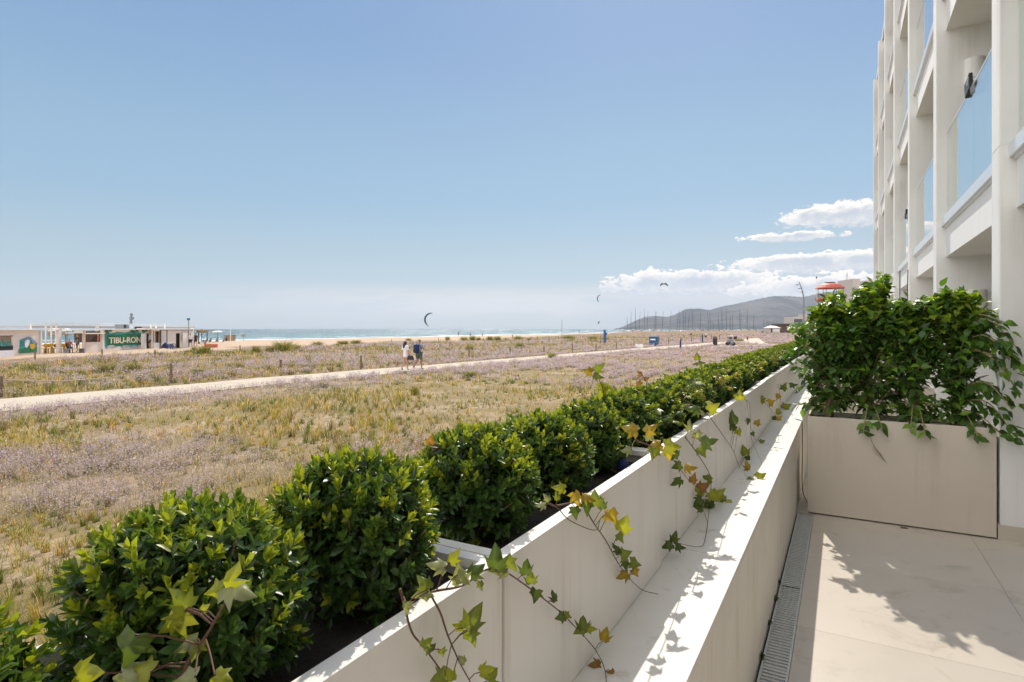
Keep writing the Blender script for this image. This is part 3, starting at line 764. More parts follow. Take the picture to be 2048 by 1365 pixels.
ivy('thin hanging ivy stem with two tiny leaves near the fifth planter', vp([(1490, 800), (1499, 808), (1501, 848), (1504, 881), (1524, 927)]), [lf(1498, 838, 22, 260, 'd'), lf(1512, 850, 22, 60, 'o'), lf(1505, 865, 18, 300, 'd'), lf(1520, 885, 20, 20, 'g'), lf(1480, 800, 34, 90, 'y')], .0016)
ivy('ivy tangle of small leaves drooping over the far ledge beside the ficus', vp([(1520, 795), (1532, 808), (1554, 838), (1557, 881)]), [lf(1530, 800, 30, 150, 'y'), lf(1538, 806, 30, 20, 'o'), lf(1553, 838, 24, 200, 'd'), lf(1556, 840, 22, 40, 'o')], .0016)
ivy('ivy spray with yellow leaves hanging close to the ficus, farthest trail', vp([(1555, 770), (1559, 782), (1562, 822), (1572, 845)]), [lf(1560, 790, 26, 180, 'o'), lf(1566, 780, 24, 60, 'd'), lf(1568, 818, 30, 30, 'y'), lf(1560, 822, 28, 200, 'y'), lf(1575, 812, 24, 330, 'g'), lf(1580, 770, 24, 10, 'd'), lf(1592, 785, 24, 310, 'd')], .0016)
# leaves along the planter rims, creeping over the soil
creep = [(1330, 850, 'pale creeping ivy leaves on the soil before the third joint', 'pdgy'), (1380, 800, 'bright ivy runner over the hedge foot beyond the third joint', 'yydgp'), (1440, 775, 'yellow ivy runner along the rim of the fifth planter', 'yoyg'), (1500, 750, 'ivy runner with orange leaves on the rim of the sixth planter', 'oyyo'), (1545, 728, 'golden ivy runner on the hedge top near the ficus', 'oyoy')]
for cx, cy, lab, keys in creep:
    X0 = -.66; base = onx(cx, cy, X0); pts = [base + Vector((random.uniform(-.05, .03), .11 * q - .1, random.uniform(-.02, .04))) for q in range(6)]
    L = []
    for q in range(24):
        b = base + Vector((random.uniform(-.12, .07), random.uniform(-.2, .5), random.uniform(-.03, .10)))
        a = random.uniform(0, 360); ax = RGT * math.cos(a) + FWD * math.sin(a) + Vector((0, 0, random.uniform(-.5, .6)))
        L.append((b, tuple(ax), tuple(-FWD * .5 + Vector((0, 0, 1)) + RGT * random.uniform(-.5, .5)), random.uniform(.045, .07), random.choice(keys)))
    ivy(lab, pts, L)
# sprigs standing up out of the hedge
def sprig(label, px0, py0, px1, py1, leaves, X=-.80):
    a = onx(px0, py0, X); b = onx(px1, py1, X); m_ = (a + b) / 2 + Vector((.01, .02, 0))
    ivy(label, [a, m_, b], leaves)
sprig('ivy sprig with lime leaves standing up out of the hedge against the flowers', 1205, 812, 1188, 742, [lf(1184, 745, 34, 160, 'o', -.8), lf(1190, 742, 40, 40, 'g', -.8), lf(1188, 750, 34, 350, 'g', -.8), lf(1202, 765, 30, 300, 'y', -.8), lf(1206, 770, 40, 250, 'y', -.8), lf(1210, 768, 30, 330, 'y', -.8)])
sprig('reddish ivy sprig above the hedge, right of the lime one', 1290, 790, 1284, 750, [lf(1284, 752, 22, 120, 'r', -.8), lf(1288, 758, 22, 20, 'r', -.8), lf(1282, 764, 22, 220, 'r', -.8)])
sprig('green ivy sprig above the hedge near the path bend', 1402, 745, 1396, 718, [lf(1396, 720, 22, 90, 'y', -.8), lf(1398, 726, 22, 10, 'g', -.8), lf(1396, 726, 20, 180, 'g', -.8)])
sprig('single brown ivy leaf upright at the shoulder of the round shrub', 862, 905, 858, 885, [lf(858, 890, 30, 75, 'r', -.8)])
# big ivy close to the camera at lower left
Dn = .66
ivy('large-leaved ivy shoot close to the camera over the lower-left shrub', [atd(350, 1385, Dn), atd(375, 1325, Dn), atd(410, 1275, Dn), atd(432, 1238, Dn), atd(458, 1190, Dn)],
    [lf(452, 1172, 100, 350, 'p', D=Dn, face=-FWD * .5 + Vector((0, 0, 1))), lf(450, 1175, 78, 75, 'y', D=Dn, face=-FWD + RGT * -.8), lf(446, 1178, 62, 195, 'y', D=Dn), lf(370, 1222, 122, 212, 'y', D=Dn, face=-FWD + Vector((0, 0, .7))), lf(376, 1215, 70, 130, 'g', D=Dn), lf(372, 1218, 96, 250, 'y', D=Dn, face=-FWD * .4 + RGT * .8), lf(402, 1222, 30, 40, 'y', D=Dn),
     lf(392, 1280, 74, 200, 'p', D=Dn), lf(395, 1285, 60, 260, 'g', D=Dn), lf(270, 1270, 110, 250, 'd', D=Dn - .04), lf(150, 1350, 100, 10, 'y', D=Dn - .05), lf(240, 1345, 90, 340, 'p', D=Dn - .04), lf(300, 1345, 70, 170, 'y', D=Dn - .04), lf(390, 1355, 90, 190, 'p', D=Dn - .04), lf(430, 1352, 70, 330, 'y', D=Dn - .04)], .0024)

# ------------------------------------------------------------------ building
BX, SX, BZ = 1.04, 1.14, 11.95
PY = [5.69 + 3.45 * i for i in range(-3, 7)]; PT = .277
bd = thing('apartment_building', 'white four-storey building with pillared glass balconies at right', 'building', (3, 12, 0))
for y in PY:
    pl = MB().box(BX, 4.6, y, y + PT, -.05, BZ).build('pillar', M['plaster'], bd, bevel=.008)
    MB().box(BX - .012, 4.05, y - .012, y + PT + .012, TZ, TZ + .11).build('baseboard', M['tile'], pl, loc=BASE[bd.name]).location = (0, 0, 0)
    for z in (3.75, 6.62): MB().box(BX - .0015, SX - .002, y - .0015, y + PT + .0015, z - .006, z).build('joint', M['parapet'], pl)
b = MB(); b.box(4.6, 9, PY[0], PY[-1] + PT, -.05, BZ - .05); b.build('wall', M['plaster'], bd)
b = MB(); b.box(BX + .1, 9.1, PY[0] + .01, PY[-1] + PT - .01, BZ + .003, BZ + .12); b.build('roof', M['plaster_w'], bd)
LV = [3.26, 6.13, 9.00]
for i in range(len(PY) - 1):
    y0, y1 = PY[i] + PT, PY[i + 1]
    # ground floor window wall and terrace glazing
    wn = MB().box(3.9, 3.93, y0 + .002, y1 - .002, TZ, 3.26).build('window', M['shutter'], bd)
    f = MB()
    for yy in (y0 + .04, (y0 + y1) / 2, y1 - .04): f.box(3.86, 3.9, yy - .03, yy + .03, TZ, 3.25)
    f.build('frame', M['rail'], wn)
    for k, z in enumerate(LV):
        s = MB(); s.box(SX, 4.6, y0 + .001, y1 - .001, z, z + .365)
        sl_ = s.build('balcony', M['plaster_w'], bd)
        l = MB(); l.box(SX - .045, SX + .07, y0 + .002, y1 - .002, z + .385, z + .49); l.box(SX - .02, SX + .05, y0 + .002, y1 - .002, z + .365, z + .385)
        l.build('base_profile', M['rail'], sl_)
        ym = (y0 + y1) / 2 - .1
        g = MB(); g.box(SX + .012, SX + .024, y0 + .006, ym - .004, z + .48, z + 1.56); g.box(SX + .012, SX + .024, ym + .004, y1 - .006, z + .48, z + 1.56)
        g.build('glass', M['glass'], sl_)
        r = MB(); r.box(SX + .008, SX + .028, y0 + .004, y1 - .004, z + 1.56, z + 1.575); r.build('handrail', M['rail'], sl_)
        if z + 2.8 < BZ:
            wn = MB().box(2.75, 2.78, y0 + .002, y1 - .002, z + .365, z + 2.87).build('window', M['shutter'], sl_)
    if i > 0:
        pass
    t = MB(); t.box(SX + .05, 4.6, y0 + .001, y1 - .001, BZ - .33, BZ - .06); t.build('top_slab', M['plaster_w'], bd)
for px0, px1, py0, lab in ((1932, 1968, 118, 'white half-round wall lamp on the first-floor balcony divider'), (1933, 1970, 580, 'white half-round wall lamp on the terrace divider above the ficus')):
    yd = PY[PY.index([q for q in PY if abs(q - 9.14) < .01][0])]
    d0 = ray((px0 + px1) / 2, py0); p = EYE + d0 * (yd / d0.y)
    m_ = MB(); n = 12
    pr = [(p.x + .105 * math.cos(math.pi * k / n), yd - .002 - .09 * math.sin(math.pi * k / n)) for k in range(n + 1)]
    m_.prism([(x, y, p.z) for x, y in pr], (0, 0, -.30)); o = m_.build('wall_lamp', M['plaster_w'], loc=p); tag(o, lab, 'wall lamp', 'half-round wall lamps')
# spot lamps clamped on balcony glass
def clamp(px, py, label, s=1.0):
    p = onx(px, py, SX + .018)
    t = thing('clamp_spotlight', label, 'spotlight', p, 'spotlights clamped on balcony glass')
    m_ = MB(); a = Vector((-.13, .0, .20)).normalized()
    m_.obox(p + Vector((-.02, .10, -.02)), (.016 * s, 0, 0), (0, .13 * s, -.02), (0, .02, .075 * s)); m_.build('housing', M['black'], t, bevel=.004)
    m_ = MB(); m_.lathe([(.02, -.10), (.055, -.07), (.06, 0), (.035, .05)], p + Vector((.03, -.02, -.07)), 10); m_.build('lamp_head', M['greymetal'], t)
    m_ = MB(); m_.tube([p + Vector((-.05, 0, -.05)), p + Vector((-.04, 0, .03)), p + Vector((.02, 0, .03))], .006); m_.build('bracket', M['steel'], t)
clamp(1946, 160, 'dark spotlight clamped to the nearest first-floor glass balustrade')
clamp(1815, 425, 'small dark spotlight on the glass two bays further away', .9)
for (x0, y0, x1, y1, X, lab) in ((1800, 542, 1791, 600, 1.035, 'thin black cable hanging down a far pillar, left one'), (1816, 540, 1812, 600, 1.035, 'thin black cable hanging beside pillar, right one')):
    a = onx(x0, y0, X); c_ = onx(x1, y1, X); c_.y = a.y + .03
    o = MB().tube([a, (a + c_) / 2 + Vector((0, .05, 0)), c_, (c_.x, c_.y, TZ)], .009, 5).build('cable', M['cable'], loc=a); tag(o, lab, 'cable', 'black cables on the facade')
p0 = onx(1604, 842, -.338)
o = MB().tube(smooth_path([(-.40, p0.y + .1, 1.468), (-.345, p0.y + .02, 1.462), (-.335, p0.y - .02, 1.40), (-.333, p0.y - .05, 1.1), (-.335, p0.y - .05, .9), (-.32, p0.y - .12, .80), (-.28, p0.y - .28, .765)]), .0042, 6).build('cable', M['cable'], loc=p0)
tag(o, 'black cable hanging over the parapet beside the big planter box', 'cable')

# ------------------------------------------------------------------ tall planter boxes with ficus
def big_box(x0, x1, y0, y1, label, group='tall box planters dividing the terraces'):
    t = thing('box_planter', label, 'planter', ((x0 + x1) / 2, y0, TZ), group)
    z0, z1 = TZ + .012, 1.592
    b = MB(); w_ = .014
    b.box(x0, x1, y0, y0 + w_, z0, z1); b.box(x0, x1, y1 - w_, y1, z0, z1); b.box(x0, x0 + w_, y0 + w_, y1 - w_, z0, z1); b.box(x1 - w_, x1, y0 + w_, y1 - w_, z0, z1)
    b.box(x0 + w_, x1 - w_, y0 + w_, y1 - w_, z0, z0 + .02)
    b.build('side_panel', M['box'], t, bevel=.002)
    nx, ny = 30, 12; gx = np.linspace(x0 + w_, x1 - w_, nx); gy = np.linspace(y0 + w_, y1 - w_, ny); GX, GY = np.meshgrid(gx, gy)
    V = np.stack([GX.ravel(), GY.ravel(), (1.55 + (fbm(GX * 25, GY * 25, 8) - .5) * .03).ravel()], 1) - np.array(BASE[t.name])
    i = (np.arange(ny - 1)[:, None] * nx + np.arange(nx - 1)[None]).ravel()
    mobj('soil', np_mesh('soil', V, np.stack([i, i + 1, i + nx + 1, i + nx], 1), M['soil']), t, BASE[t.name])
    b = MB()
    for xx in (x0 + .08, x1 - .08):
        for yy in (y0 + .08, y1 - .08): b.box(xx - .03, xx + .03, yy - .03, yy + .03, TZ, z0)
    b.build('foot', M['black'], t)
big_box(-.264, 1.018, 5.665, 6.09, 'tall smooth beige box planter standing across the terrace, nearest')
big_box(-.264, 1.018, 9.14, 9.56, 'tall beige box planter of the next terrace, hidden behind the ficus')

FL = ([(0, 0, 0), (-.26, .22, .06), (-.29, .46, .06), (-.13, .78, -.03), (0, 1.0, -.12), (.13, .78, -.03), (.29, .46, .06), (.26, .22, .06), (0, .3, -.01), (0, .6, -.04)],
      tri([(0, 8, 1), (1, 8, 9, 2), (2, 9, 3), (3, 9, 4), (0, 7, 8), (7, 6, 9, 8), (6, 5, 9), (5, 4, 9)]))
def ficus(seed, x, y, label, h=1.12, w_=.30, lean=0.0, group='ficus plants in the tall box planters', extra=()):
    R = np.random.default_rng(seed); z0 = 1.56
    t = thing('ficus_plant', label, 'potted tree', (x, y, z0), group)
    tk = MB()
    for s in range(3):
        pts = []
        for q in range(14):
            a = q * .75 + s * 2.1; zz = q / 13 * .62 * h; pts.append((x + .022 * math.cos(a) + lean * zz, y + .022 * math.sin(a), z0 - .02 + zz))
        tk.tube(pts, [.019 - .0006 * q for q in range(14)], 6)
    tk.build('trunk', M['bark'], t, smooth=True)
    P, A, N, S, K = [], [], [], [], []; br = MB()
    nb = 100
    tips = []
    for i in range(nb):
        zt = R.uniform(.04, 1) ** .8 * h; a = R.uniform(0, 6.283)
        prof = w_ * (.60 + .45 * math.sin(min(1, zt / h * 1.15) * 2.6)) * R.uniform(.45, 1.12)
        if zt > h * .85: prof *= .55
        s0 = np.array([x + lean * zt * .5, y, z0 + max(.03, zt * .62 - .06)])
        e = np.array([x + lean * zt + prof * math.cos(a), y + prof * math.sin(a) * .85, z0 + zt + R.uniform(-.03, .05)]); tips.append((s0, e))
    for ex in extra: tips.append((np.array([x + lean * .3, y, z0 + ex[3]]), np.array([x + ex[0], y + ex[1], z0 + ex[2]])))
    for s0, e in tips:
        lng = np.linalg.norm(e - s0) > .42; mid = (s0 + e) / 2 + [.02 if lng else 0, -.12 if lng else 0, .20 if lng else .05]; br.tube([tuple(a_) for a_ in smooth_path([s0, (s0 + mid * 2 + e) / 4 + [0, 0, .03], e])], [.006 - .0002 * q for q in range(13)] if lng else .004, 5, False)
        nl = int(R.integers(8, 13)); L = np.linalg.norm(e - s0)
        if L > .42: nl = 40
        out = nrm(e - s0)
        for k in range(nl):
            f = 1 - (k / nl) * (.9 if L > .42 else .75); p = (1 - f) ** 2 * s0 + 2 * f * (1 - f) * mid + f * f * e + (R.normal(0, .022, 3) if L > .42 else 0)
            sd = nrm(np.cross(out, [0, 0, 1])) * (1 if k % 2 else -1)
            ax = nrm(out * .6 + sd * R.uniform(.2, .9) + [0, 0, R.uniform(-1.1, .1)] + R.normal(0, .2, 3))
            P.append(p); A.append(ax); N.append(nrm(np.array([0, 0, 1.0]) + out * .7 + R.normal(0, .4, 3)))
            s_ = R.uniform(.062, .095); S.append((s_, s_, s_))
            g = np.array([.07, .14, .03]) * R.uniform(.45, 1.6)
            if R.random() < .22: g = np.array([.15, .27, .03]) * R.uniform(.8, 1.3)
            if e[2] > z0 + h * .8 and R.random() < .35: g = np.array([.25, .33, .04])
            K.append(g)
    br.build('branch', M['bark'], t)
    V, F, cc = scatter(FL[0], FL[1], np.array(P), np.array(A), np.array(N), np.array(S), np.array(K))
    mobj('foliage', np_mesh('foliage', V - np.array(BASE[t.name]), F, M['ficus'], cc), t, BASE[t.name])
    return t
ficus(1, -.10, 5.86, 'bushy ficus at the left end of the nearest tall box', 1.06, .32, extra=[(-.26, -.05, .62, .5), (-.25, .05, .25, .3), (-.2, -.1, .08, .2)])
ficus(2, .20, 5.88, 'tallest ficus, second from left in the nearest box', 1.16, .29, extra=[(-.05, -.3, -.06, .15), (.08, -.27, -.02, .15), (.12, 0, 1.22, .8)])
ficus(3, .52, 5.86, 'dark dense ficus, third from left in the nearest box', 1.00, .29, extra=[(-.05, -.28, .0, .2), (.05, -.26, -.05, .2)])
ficus(4, .80, 5.88, 'ficus at the right end with long branches drooping past the pillar', 1.08, .26, extra=[(.30, -.36, .66, .8), (.345, -.38, .46, .72), (.31, -.36, .34, .6), (.24, -.34, .84, .85), (.20, -.3, .55, .6), (.27, -.34, .56, .66), (.25, -.28, -.02, .15), (.10, -.28, -.04, .15), (.30, -.34, .0, .2), (.28, -.36, .2, .3)])
k = 60
for (x, y, hh, lb) in ((-.12, 9.36, 1.25, 'yellow-green ficus behind, at left end of the next box'), (.2, 9.36, 1.35, 'ficus in the next box seen between the two left crowns'), (.55, 9.36, 1.2, 'ficus in the next terrace box, hidden behind the dense one')):
    ficus(k, x, y, lb, hh * .98, .30); k += 1
# dry root hanging on the box face
p = onx(1738, 885, .42); d0 = ray(1738, 868); p = EYE + d0 * (5.655 / d0.y)
m_ = MB(); m_.tube([p, p + Vector((.03, -.01, -.09)), p + Vector((.09, -.006, -.17))], .0012, 4)
for q in range(8): m_.tube([p + Vector((.03 + .007 * q, -.008, -.09 - .01 * q)), p + Vector((.03 + .014 * q, -.006, -.15 - .012 * q))], .0008, 4)
tag(m_.build('dry_root', M['stem'], loc=p), 'wispy dry root hanging on front of the tall box planter', 'root')

# ------------------------------------------------------------------ rope fences
def post_mb(p, h, r=.055):
    m_ = MB(); m_.lathe([(r, -.05), (r * 1.02, h * .5), (r * .95, h - .02), (r * .6, h)], p, 8); return m_
def fence(name_label, pts, rope=True, sag=.28, group=None, h=None):
    t = thing('rope_fence', name_label, 'fence', pts[0][0])
    for p, hh in pts:
        post_mb(p, hh).build('post', M['wood'], t, smooth=False)
    if rope:
        for (p, h0), (q, h1) in zip(pts[:-1], pts[1:]):
            a = p + Vector((0, 0, h0 - .12)); c_ = q + Vector((0, 0, h1 - .12)); L = (c_ - a).length
            pp = [a.lerp(c_, k / 10) - Vector((0, 0, sag * 4 * (k / 10) * (1 - k / 10) * min(1.6, L / 6))) for k in range(11)]
            MB().tube(pp, .018, 5).build('rope', M['rope'], t)
    return t
def posts(lst):
    out = []
    for px, pyb, hpx in lst:
        p = ong(px, pyb); D = (p - EYE).dot(FWD); out.append((p, hpx * D / FPX))
    return out
f1 = [(-160, 822, 52), (2, 795, 43), (342, 767, 40), (561, 748, 28), (722, 739, 28), (938, 719, 22), (1020, 712, 19), (1088, 708.5, 17), (1145, 705.5, 17), (1192, 702.5, 16), (1233, 699.5, 15), (1268, 696, 15), (1337, 690.5, 14), (1362, 688.5, 14), (1383, 687, 14), (1402, 684.5, 13), (1423, 682.5, 12), (1439, 681, 12), (1456, 679.5, 12)]
fence('wooden posts with slack rope along the far side of the path', posts(f1))
f2 = [(70, 721, 17), (204, 714, 16), (310, 712, 15), (480, 706, 15)]
fence('short row of thin posts on the sand before the beach bar', posts(f2), rope=False)
f3 = [(783, 686, 7), (877, 684, 8), (967, 683, 7), (1075, 681, 9), (1098, 681, 8), (1117, 681, 8), (1182, 684, 7), (1189, 685, 8), (1202, 688, 9)]
fence('scattered low posts among the dune grass far beyond the path', posts(f3), rope=False)

# ------------------------------------------------------------------ street and beach furniture beyond the path
p = ong(1308, 692); D = (p - EYE).dot(FWD); s = D / FPX
t = thing('waste_container', 'dark blue lidded waste container beside the path', 'container', p)
m_ = MB(); w2 = 8.5 * s; hh = 17.5 * s
m_.add([p + Vector(v) for v in [(-w2 * .9, -w2 * .7, 0), (w2 * .9, -w2 * .7, 0), (w2 * .9, w2 * .7, 0), (-w2 * .9, w2 * .7, 0), (-w2, -w2 * .85, hh), (w2, -w2 * .85, hh), (w2, w2 * .85, hh), (-w2, w2 * .85, hh)]], [(0, 3, 2, 1), (4, 5, 6, 7), (0, 1, 5, 4), (1, 2, 6, 5), (2, 3, 7, 6), (3, 0, 4, 7)])
m_.build('body', M['dblue'], t, bevel=.04)
m_ = MB(); m_.obox(p + Vector((0, 0, hh + .07)), (w2 * 1.1, 0, 0), (0, w2 * .95, 0), (0, 0, .07)); m_.obox(p + Vector((0, 0, hh + .2)), (w2 * .75, 0, 0), (0, w2 * .6, 0), (0, 0, .05)); m_.build('lid', M['greymetal'], t, bevel=.04)
m_ = MB(); m_.obox(p + Vector((0, -w2 * .86, hh * .72)), (w2 * .6, 0, 0), (0, .02, 0), (0, 0, .10)); m_.build('label_panel', M['white'], t)
p = ong(1430, 692.5); s = (p - EYE).dot(FWD) / FPX
t = thing('litter_bin', 'dark slim litter bin at the fork of the path', 'bin', p)
MB().lathe([(4.2 * s, 0), (4.4 * s, 1), (4.4 * s, 14 * s)], p, 12).build('body', M['black'], t, smooth=False)
MB().lathe([(4.6 * s, 14 * s), (4.3 * s, 17 * s), (2.6 * s, 19.3 * s), (.05, 19.8 * s)], p, 12).build('lid', M['brown'], t)
p = ong(1278, 696.5); s = (p - EYE).dot(FWD) / FPX
o = MB().obox(p + Vector((0, 0, 3.2 * s)), RGT * 7.5 * s, FWD * .35, (0, 0, 3.4 * s)).build('concrete_block', M['white'], loc=p, bevel=.06); tag(o, 'low white concrete block lying beside the waste container', 'block')
p = ong(1209.5, 690); s = (p - EYE).dot(FWD) / FPX
t = thing('beach_shower', 'blue upright shower post with small yellow foot among the grass', 'shower post', p)
MB().obox(p + Vector((0, 0, 17 * s)), (2.0 * s, 0, 0), (0, 2.0 * s, 0), (0, 0, 13 * s)).build('post', M['blue'], t, bevel=.02)
MB().obox(p + Vector((0, 0, 2 * s)), (2.4 * s, 0, 0), (0, 2.4 * s, 0), (0, 0, 2 * s)).build('foot', M['yellow'], t)
MB().obox(p + Vector((2.5 * s, 0, 22 * s)), (2.2 * s, 0, 0), (0, 1.4 * s, 0), (0, 0, 2 * s)).build('head', M['blue'], t)
for px, y0, y1, lab, w_, mt in ((1124, 680, 640, 'bare pole on the beach near the middle of the view', .07, 'greymetal'), (1361, 673, 655, 'short dark blue post among the dune grass left of the walkers', .12, 'navy'), (1405, 670, 654, 'second short dark blue post, near the white-shirted walker', .12, 'navy'), (461, 688, 657, 'thin pale pole on the sand right of the straw hut', .06, 'white'), (1163, 676, 664, 'thin pale pole between dune clumps', .05, 'white')):
    p = ong(px, y0); D = (p - EYE).dot(FWD); hgt = (y0 - y1) * D / FPX
    o = MB().tube([p - Vector((0, 0, .2)), p + Vector((0, 0, hgt * .5)), p + Vector((0, 0, hgt))], [w_, w_ * .8, w_ * .6], 6).build('beach_pole', M[mt], loc=p); tag(o, lab, 'pole')

# lamp post at right, curved with spot heads
p = ongd(1607, 95)
t = thing('street_lamp', 'tall bent lamp mast with three small spot heads', 'street lamp', p)
z = lambda py: 2.35 + (658 - py) * 95 / FPX
def at2(px, py, D=95): return atd(px, py, D)
pth = [p, at2(1607.5, 640), at2(1607.5, 600), at2(1606, 588), at2(1603, 577), at2(1598, 564)]
MB().tube(pth, [.16, .14, .12, .10, .08, .06], 7).build('pole', M['greymetal'], t)
for a, bx in ((570, 1594), (577, 1599), (584, 1603)):
    m_ = MB(); q = at2(bx, a); m_.lathe([(.05, .12), (.22, .05), (.26, -.02), (.05, -.10)], q, 8); e_ = [r for r in pth if abs(r.z - q.z) < 1.4]; m_.tube([q, at2(bx + 4, a - 1)], .035, 5); m_.build('lamp_head', M['greymetal'], t)
# palm-like cluster below it
# red roofed lookout pavilion
D = 110; p = ongd(1660, D)
t = thing('lookout_pavilion', 'raised pavilion with domed red roof seen above the ficus', 'pavilion', p)
zr = lambda py: 2.35 + (658 - py) * D / FPX
r = 27 * D / FPX; cx = Vector((p.x, p.y, 0))
MB().lathe([(r * .2, zr(566.5)), (r * .42, zr(567.5)), (r * .72, zr(570.5)), (r * .96, zr(576)), (r * 1.0, zr(577.6)), (r * .96, zr(577.8)), (.05, zr(573))], cx, 20).build('roof', M['redroof'], t, smooth=False)
MB().lathe([(r * .36, zr(566)), (r * .38, zr(565.2)), (r * .05, zr(564))], cx, 16).build('roof_cap', M['greymetal'], t)
for q in range(8):
    a = q * math.pi / 4 + .3; e_ = cx + Vector((r * .9 * math.cos(a), r * .9 * math.sin(a), 0)); MB().tube([e_ + Vector((0, 0, zr(600))), e_ + Vector((0, 0, zr(577.5)))], .05, 5).build('post', M['greymetal'], t)
m_ = MB()
for zz in (zr(590), zr(593.5)):
    m_.tube([cx + Vector((r * .93 * math.cos(q * math.pi / 10), r * .93 * math.sin(q * math.pi / 10), zz)) for q in range(21)], .05, 5)
m_.build('railing', M['greymetal'], t)
MB().lathe([(r, zr(597)), (r * 1.02, zr(597) - .3), (r * .5, zr(600) - .5), (.5, zr(604)), (.5, 0)], cx, 16).build('platform', M['redroof'], t)
D = 105; p = ongd(1635, D)
t = thing('antenna_mast', 'slim white mast with small brown box left of the pavilion', 'mast', p)
MB().tube([p, atd(1634, 600, D), atd(1633, 558, D)], [.06, .045, .03], 5).build('pole', M['white'], t)
MB().obox(atd(1633, 555.5, D), (.12, 0, 0), (0, .12, 0), (0, 0, .16)).build('box', M['brown'], t)
# far buildings
def block(px0, px1, pyt, D, label, wins=0, pyb=None, dep=8, m_='farwall', cat='building', name='building'):
    c0 = ongd((px0 + px1) / 2, D); t = thing(name, label, cat, c0)
    hw = (px1 - px0) / 2 * D / FPX; zt = 2.35 + (658 - pyt) * D / FPX; zb = c0.z - .3
    cc = Vector((c0.x, c0.y, (zt + zb) / 2)) + FWD * dep / 2
    MB().obox(cc, RGT * hw, FWD * dep / 2, (0, 0, (zt - zb) / 2)).build('wall', M[m_], t)
    for k in range(wins):
        zz = zt - 1.6 - 3 * k
        if zz < zb + 1.5: break
        m2 = MB(); m2.obox(Vector((cc.x, cc.y, zz)) - FWD * (dep / 2), RGT * hw * .8, FWD * .06, (0, 0, .7)); m2.build('window', M['shutter'], t)
        m2 = MB(); m2.obox(Vector((cc.x, cc.y, zz - 1.1)) - FWD * (dep / 2 + .5), RGT * hw * .95, FWD * .5, (0, 0, .12)); m2.build('balcony', M[m_], t)
    return t, cc, hw, zt
t, cc, hw, zt = block(1706, 1720, 558, 170, 'pale windowless stair tower with antennas above the foliage', 0)
m_ = MB(); q = Vector((cc.x, cc.y, zt)); m_.tube([q + Vector((-.6, 0, 0)), q + Vector((-.6, 0, 1.9))], .05, 5); m_.tube([q + Vector((-.3, 0, 0)), q + Vector((-.3, 0, 2.4))], .04, 5); m_.tube([q + Vector((-.6, 0, 1.4)), q + Vector((-.1, 0, 1.4))], .04, 5); m_.build('antenna', M['greymetal'], t)
block(1722, 1734, 570, 190, 'pale apartment block corner in the gap beside the facade', 6)
block(1735, 1762, 561, 200, 'distant apartment block with stacked dark balconies by the facade edge', 9)
block(1586, 1607, 634, 240, 'pale distant building with thin verticals behind the lamp mast', 3)
block(1612, 1640, 628, 300, 'far pale building partly behind foliage', 4)
# low restaurant huts by the path end
D = 150
p = ongd(1544, D); t = thing('beach_kiosk', 'white canopy kiosk with pale counter at the end of path', 'kiosk', p); s = D / FPX
def pz(py, D=D): return 2.35 + (658 - py) * D / FPX
m_ = MB(); c0 = Vector((p.x, p.y, 0)); m_.obox(Vector((p.x, p.y, (pz(666) + pz(656.5)) / 2)), RGT * 10.5 * s, FWD * 1.6, (0, 0, (pz(656.5) - pz(666)) / 2 + .2)); m_.build('wall', M['farwall'], t)
m_ = MB(); m_.add([Vector((p.x, p.y, pz(656.3))) + RGT * a * 11.8 * s + FWD * b_ * 2 for a, b_ in ((-1, -1), (1, -1), (1, 1), (-1, 1))] + [Vector((p.x, p.y, pz(652))) + RGT * a * 5 * s for a in (-1, 1)], [(0, 1, 5, 4), (2, 3, 4, 5), (1, 2, 5), (3, 0, 4), (0, 3, 2, 1)]); m_.build('canopy', M['white'], t)
m_ = MB(); m_.obox(Vector((p.x, p.y, pz(661))) - FWD * 1.62 + RGT * 3 * s, RGT * 6 * s, FWD * .05, (0, 0, .35)); m_.build('window', M['whitecloth'], t)
m_ = MB(); m_.obox(Vector((p.x, p.y, pz(661.5))) - FWD * 1.60 - RGT * 6.5 * s, RGT * 1.5 * s, FWD * .05, (0, 0, .5)); m_.build('door', M['brown'], t)
p = ongd(1583, 165); t = thing('restaurant_hut', 'low dark timber restaurant hut behind the white kiosk', 'hut', p); s = 165 / FPX
z1 = 2.35 + (658 - 649) * s
MB().obox(Vector((p.x, p.y, (p.z + z1) / 2)), RGT * 30 * s, FWD * 3, (0, 0, (z1 - p.z) / 2)).build('wall', M['brown'], t)
MB().obox(Vector((p.x, p.y, z1 + .12)), RGT * 32 * s, FWD * 3.6, (0, 0, .12)).build('roof', M['greymetal'], t)
for a in (-16, -6, 6, 18): MB().obox(Vector((p.x, p.y, p.z + 1.2)) - FWD * 3.02 + RGT * a * s, RGT * 3.4 * s, FWD * .05, (0, 0, .6)).build('window', M['farwall' if a % 12 else 'redroof'], t)
p = ongd(1524, 150); s = 150 / FPX
t = thing('service_cabinet', 'small grey-white cabinet with dark front left of the kiosk', 'cabinet', p); MB().obox(p + Vector((0, 0, .55)), RGT * 3.2 * s, FWD * .3, (0, 0, .6)).build('body', M['farwall'], t); MB().obox(p + Vector((0, 0, .5)) - FWD * .32, RGT * 2.4 * s, FWD * .02, (0, 0, .35)).build('door', M['greymetal'], t)
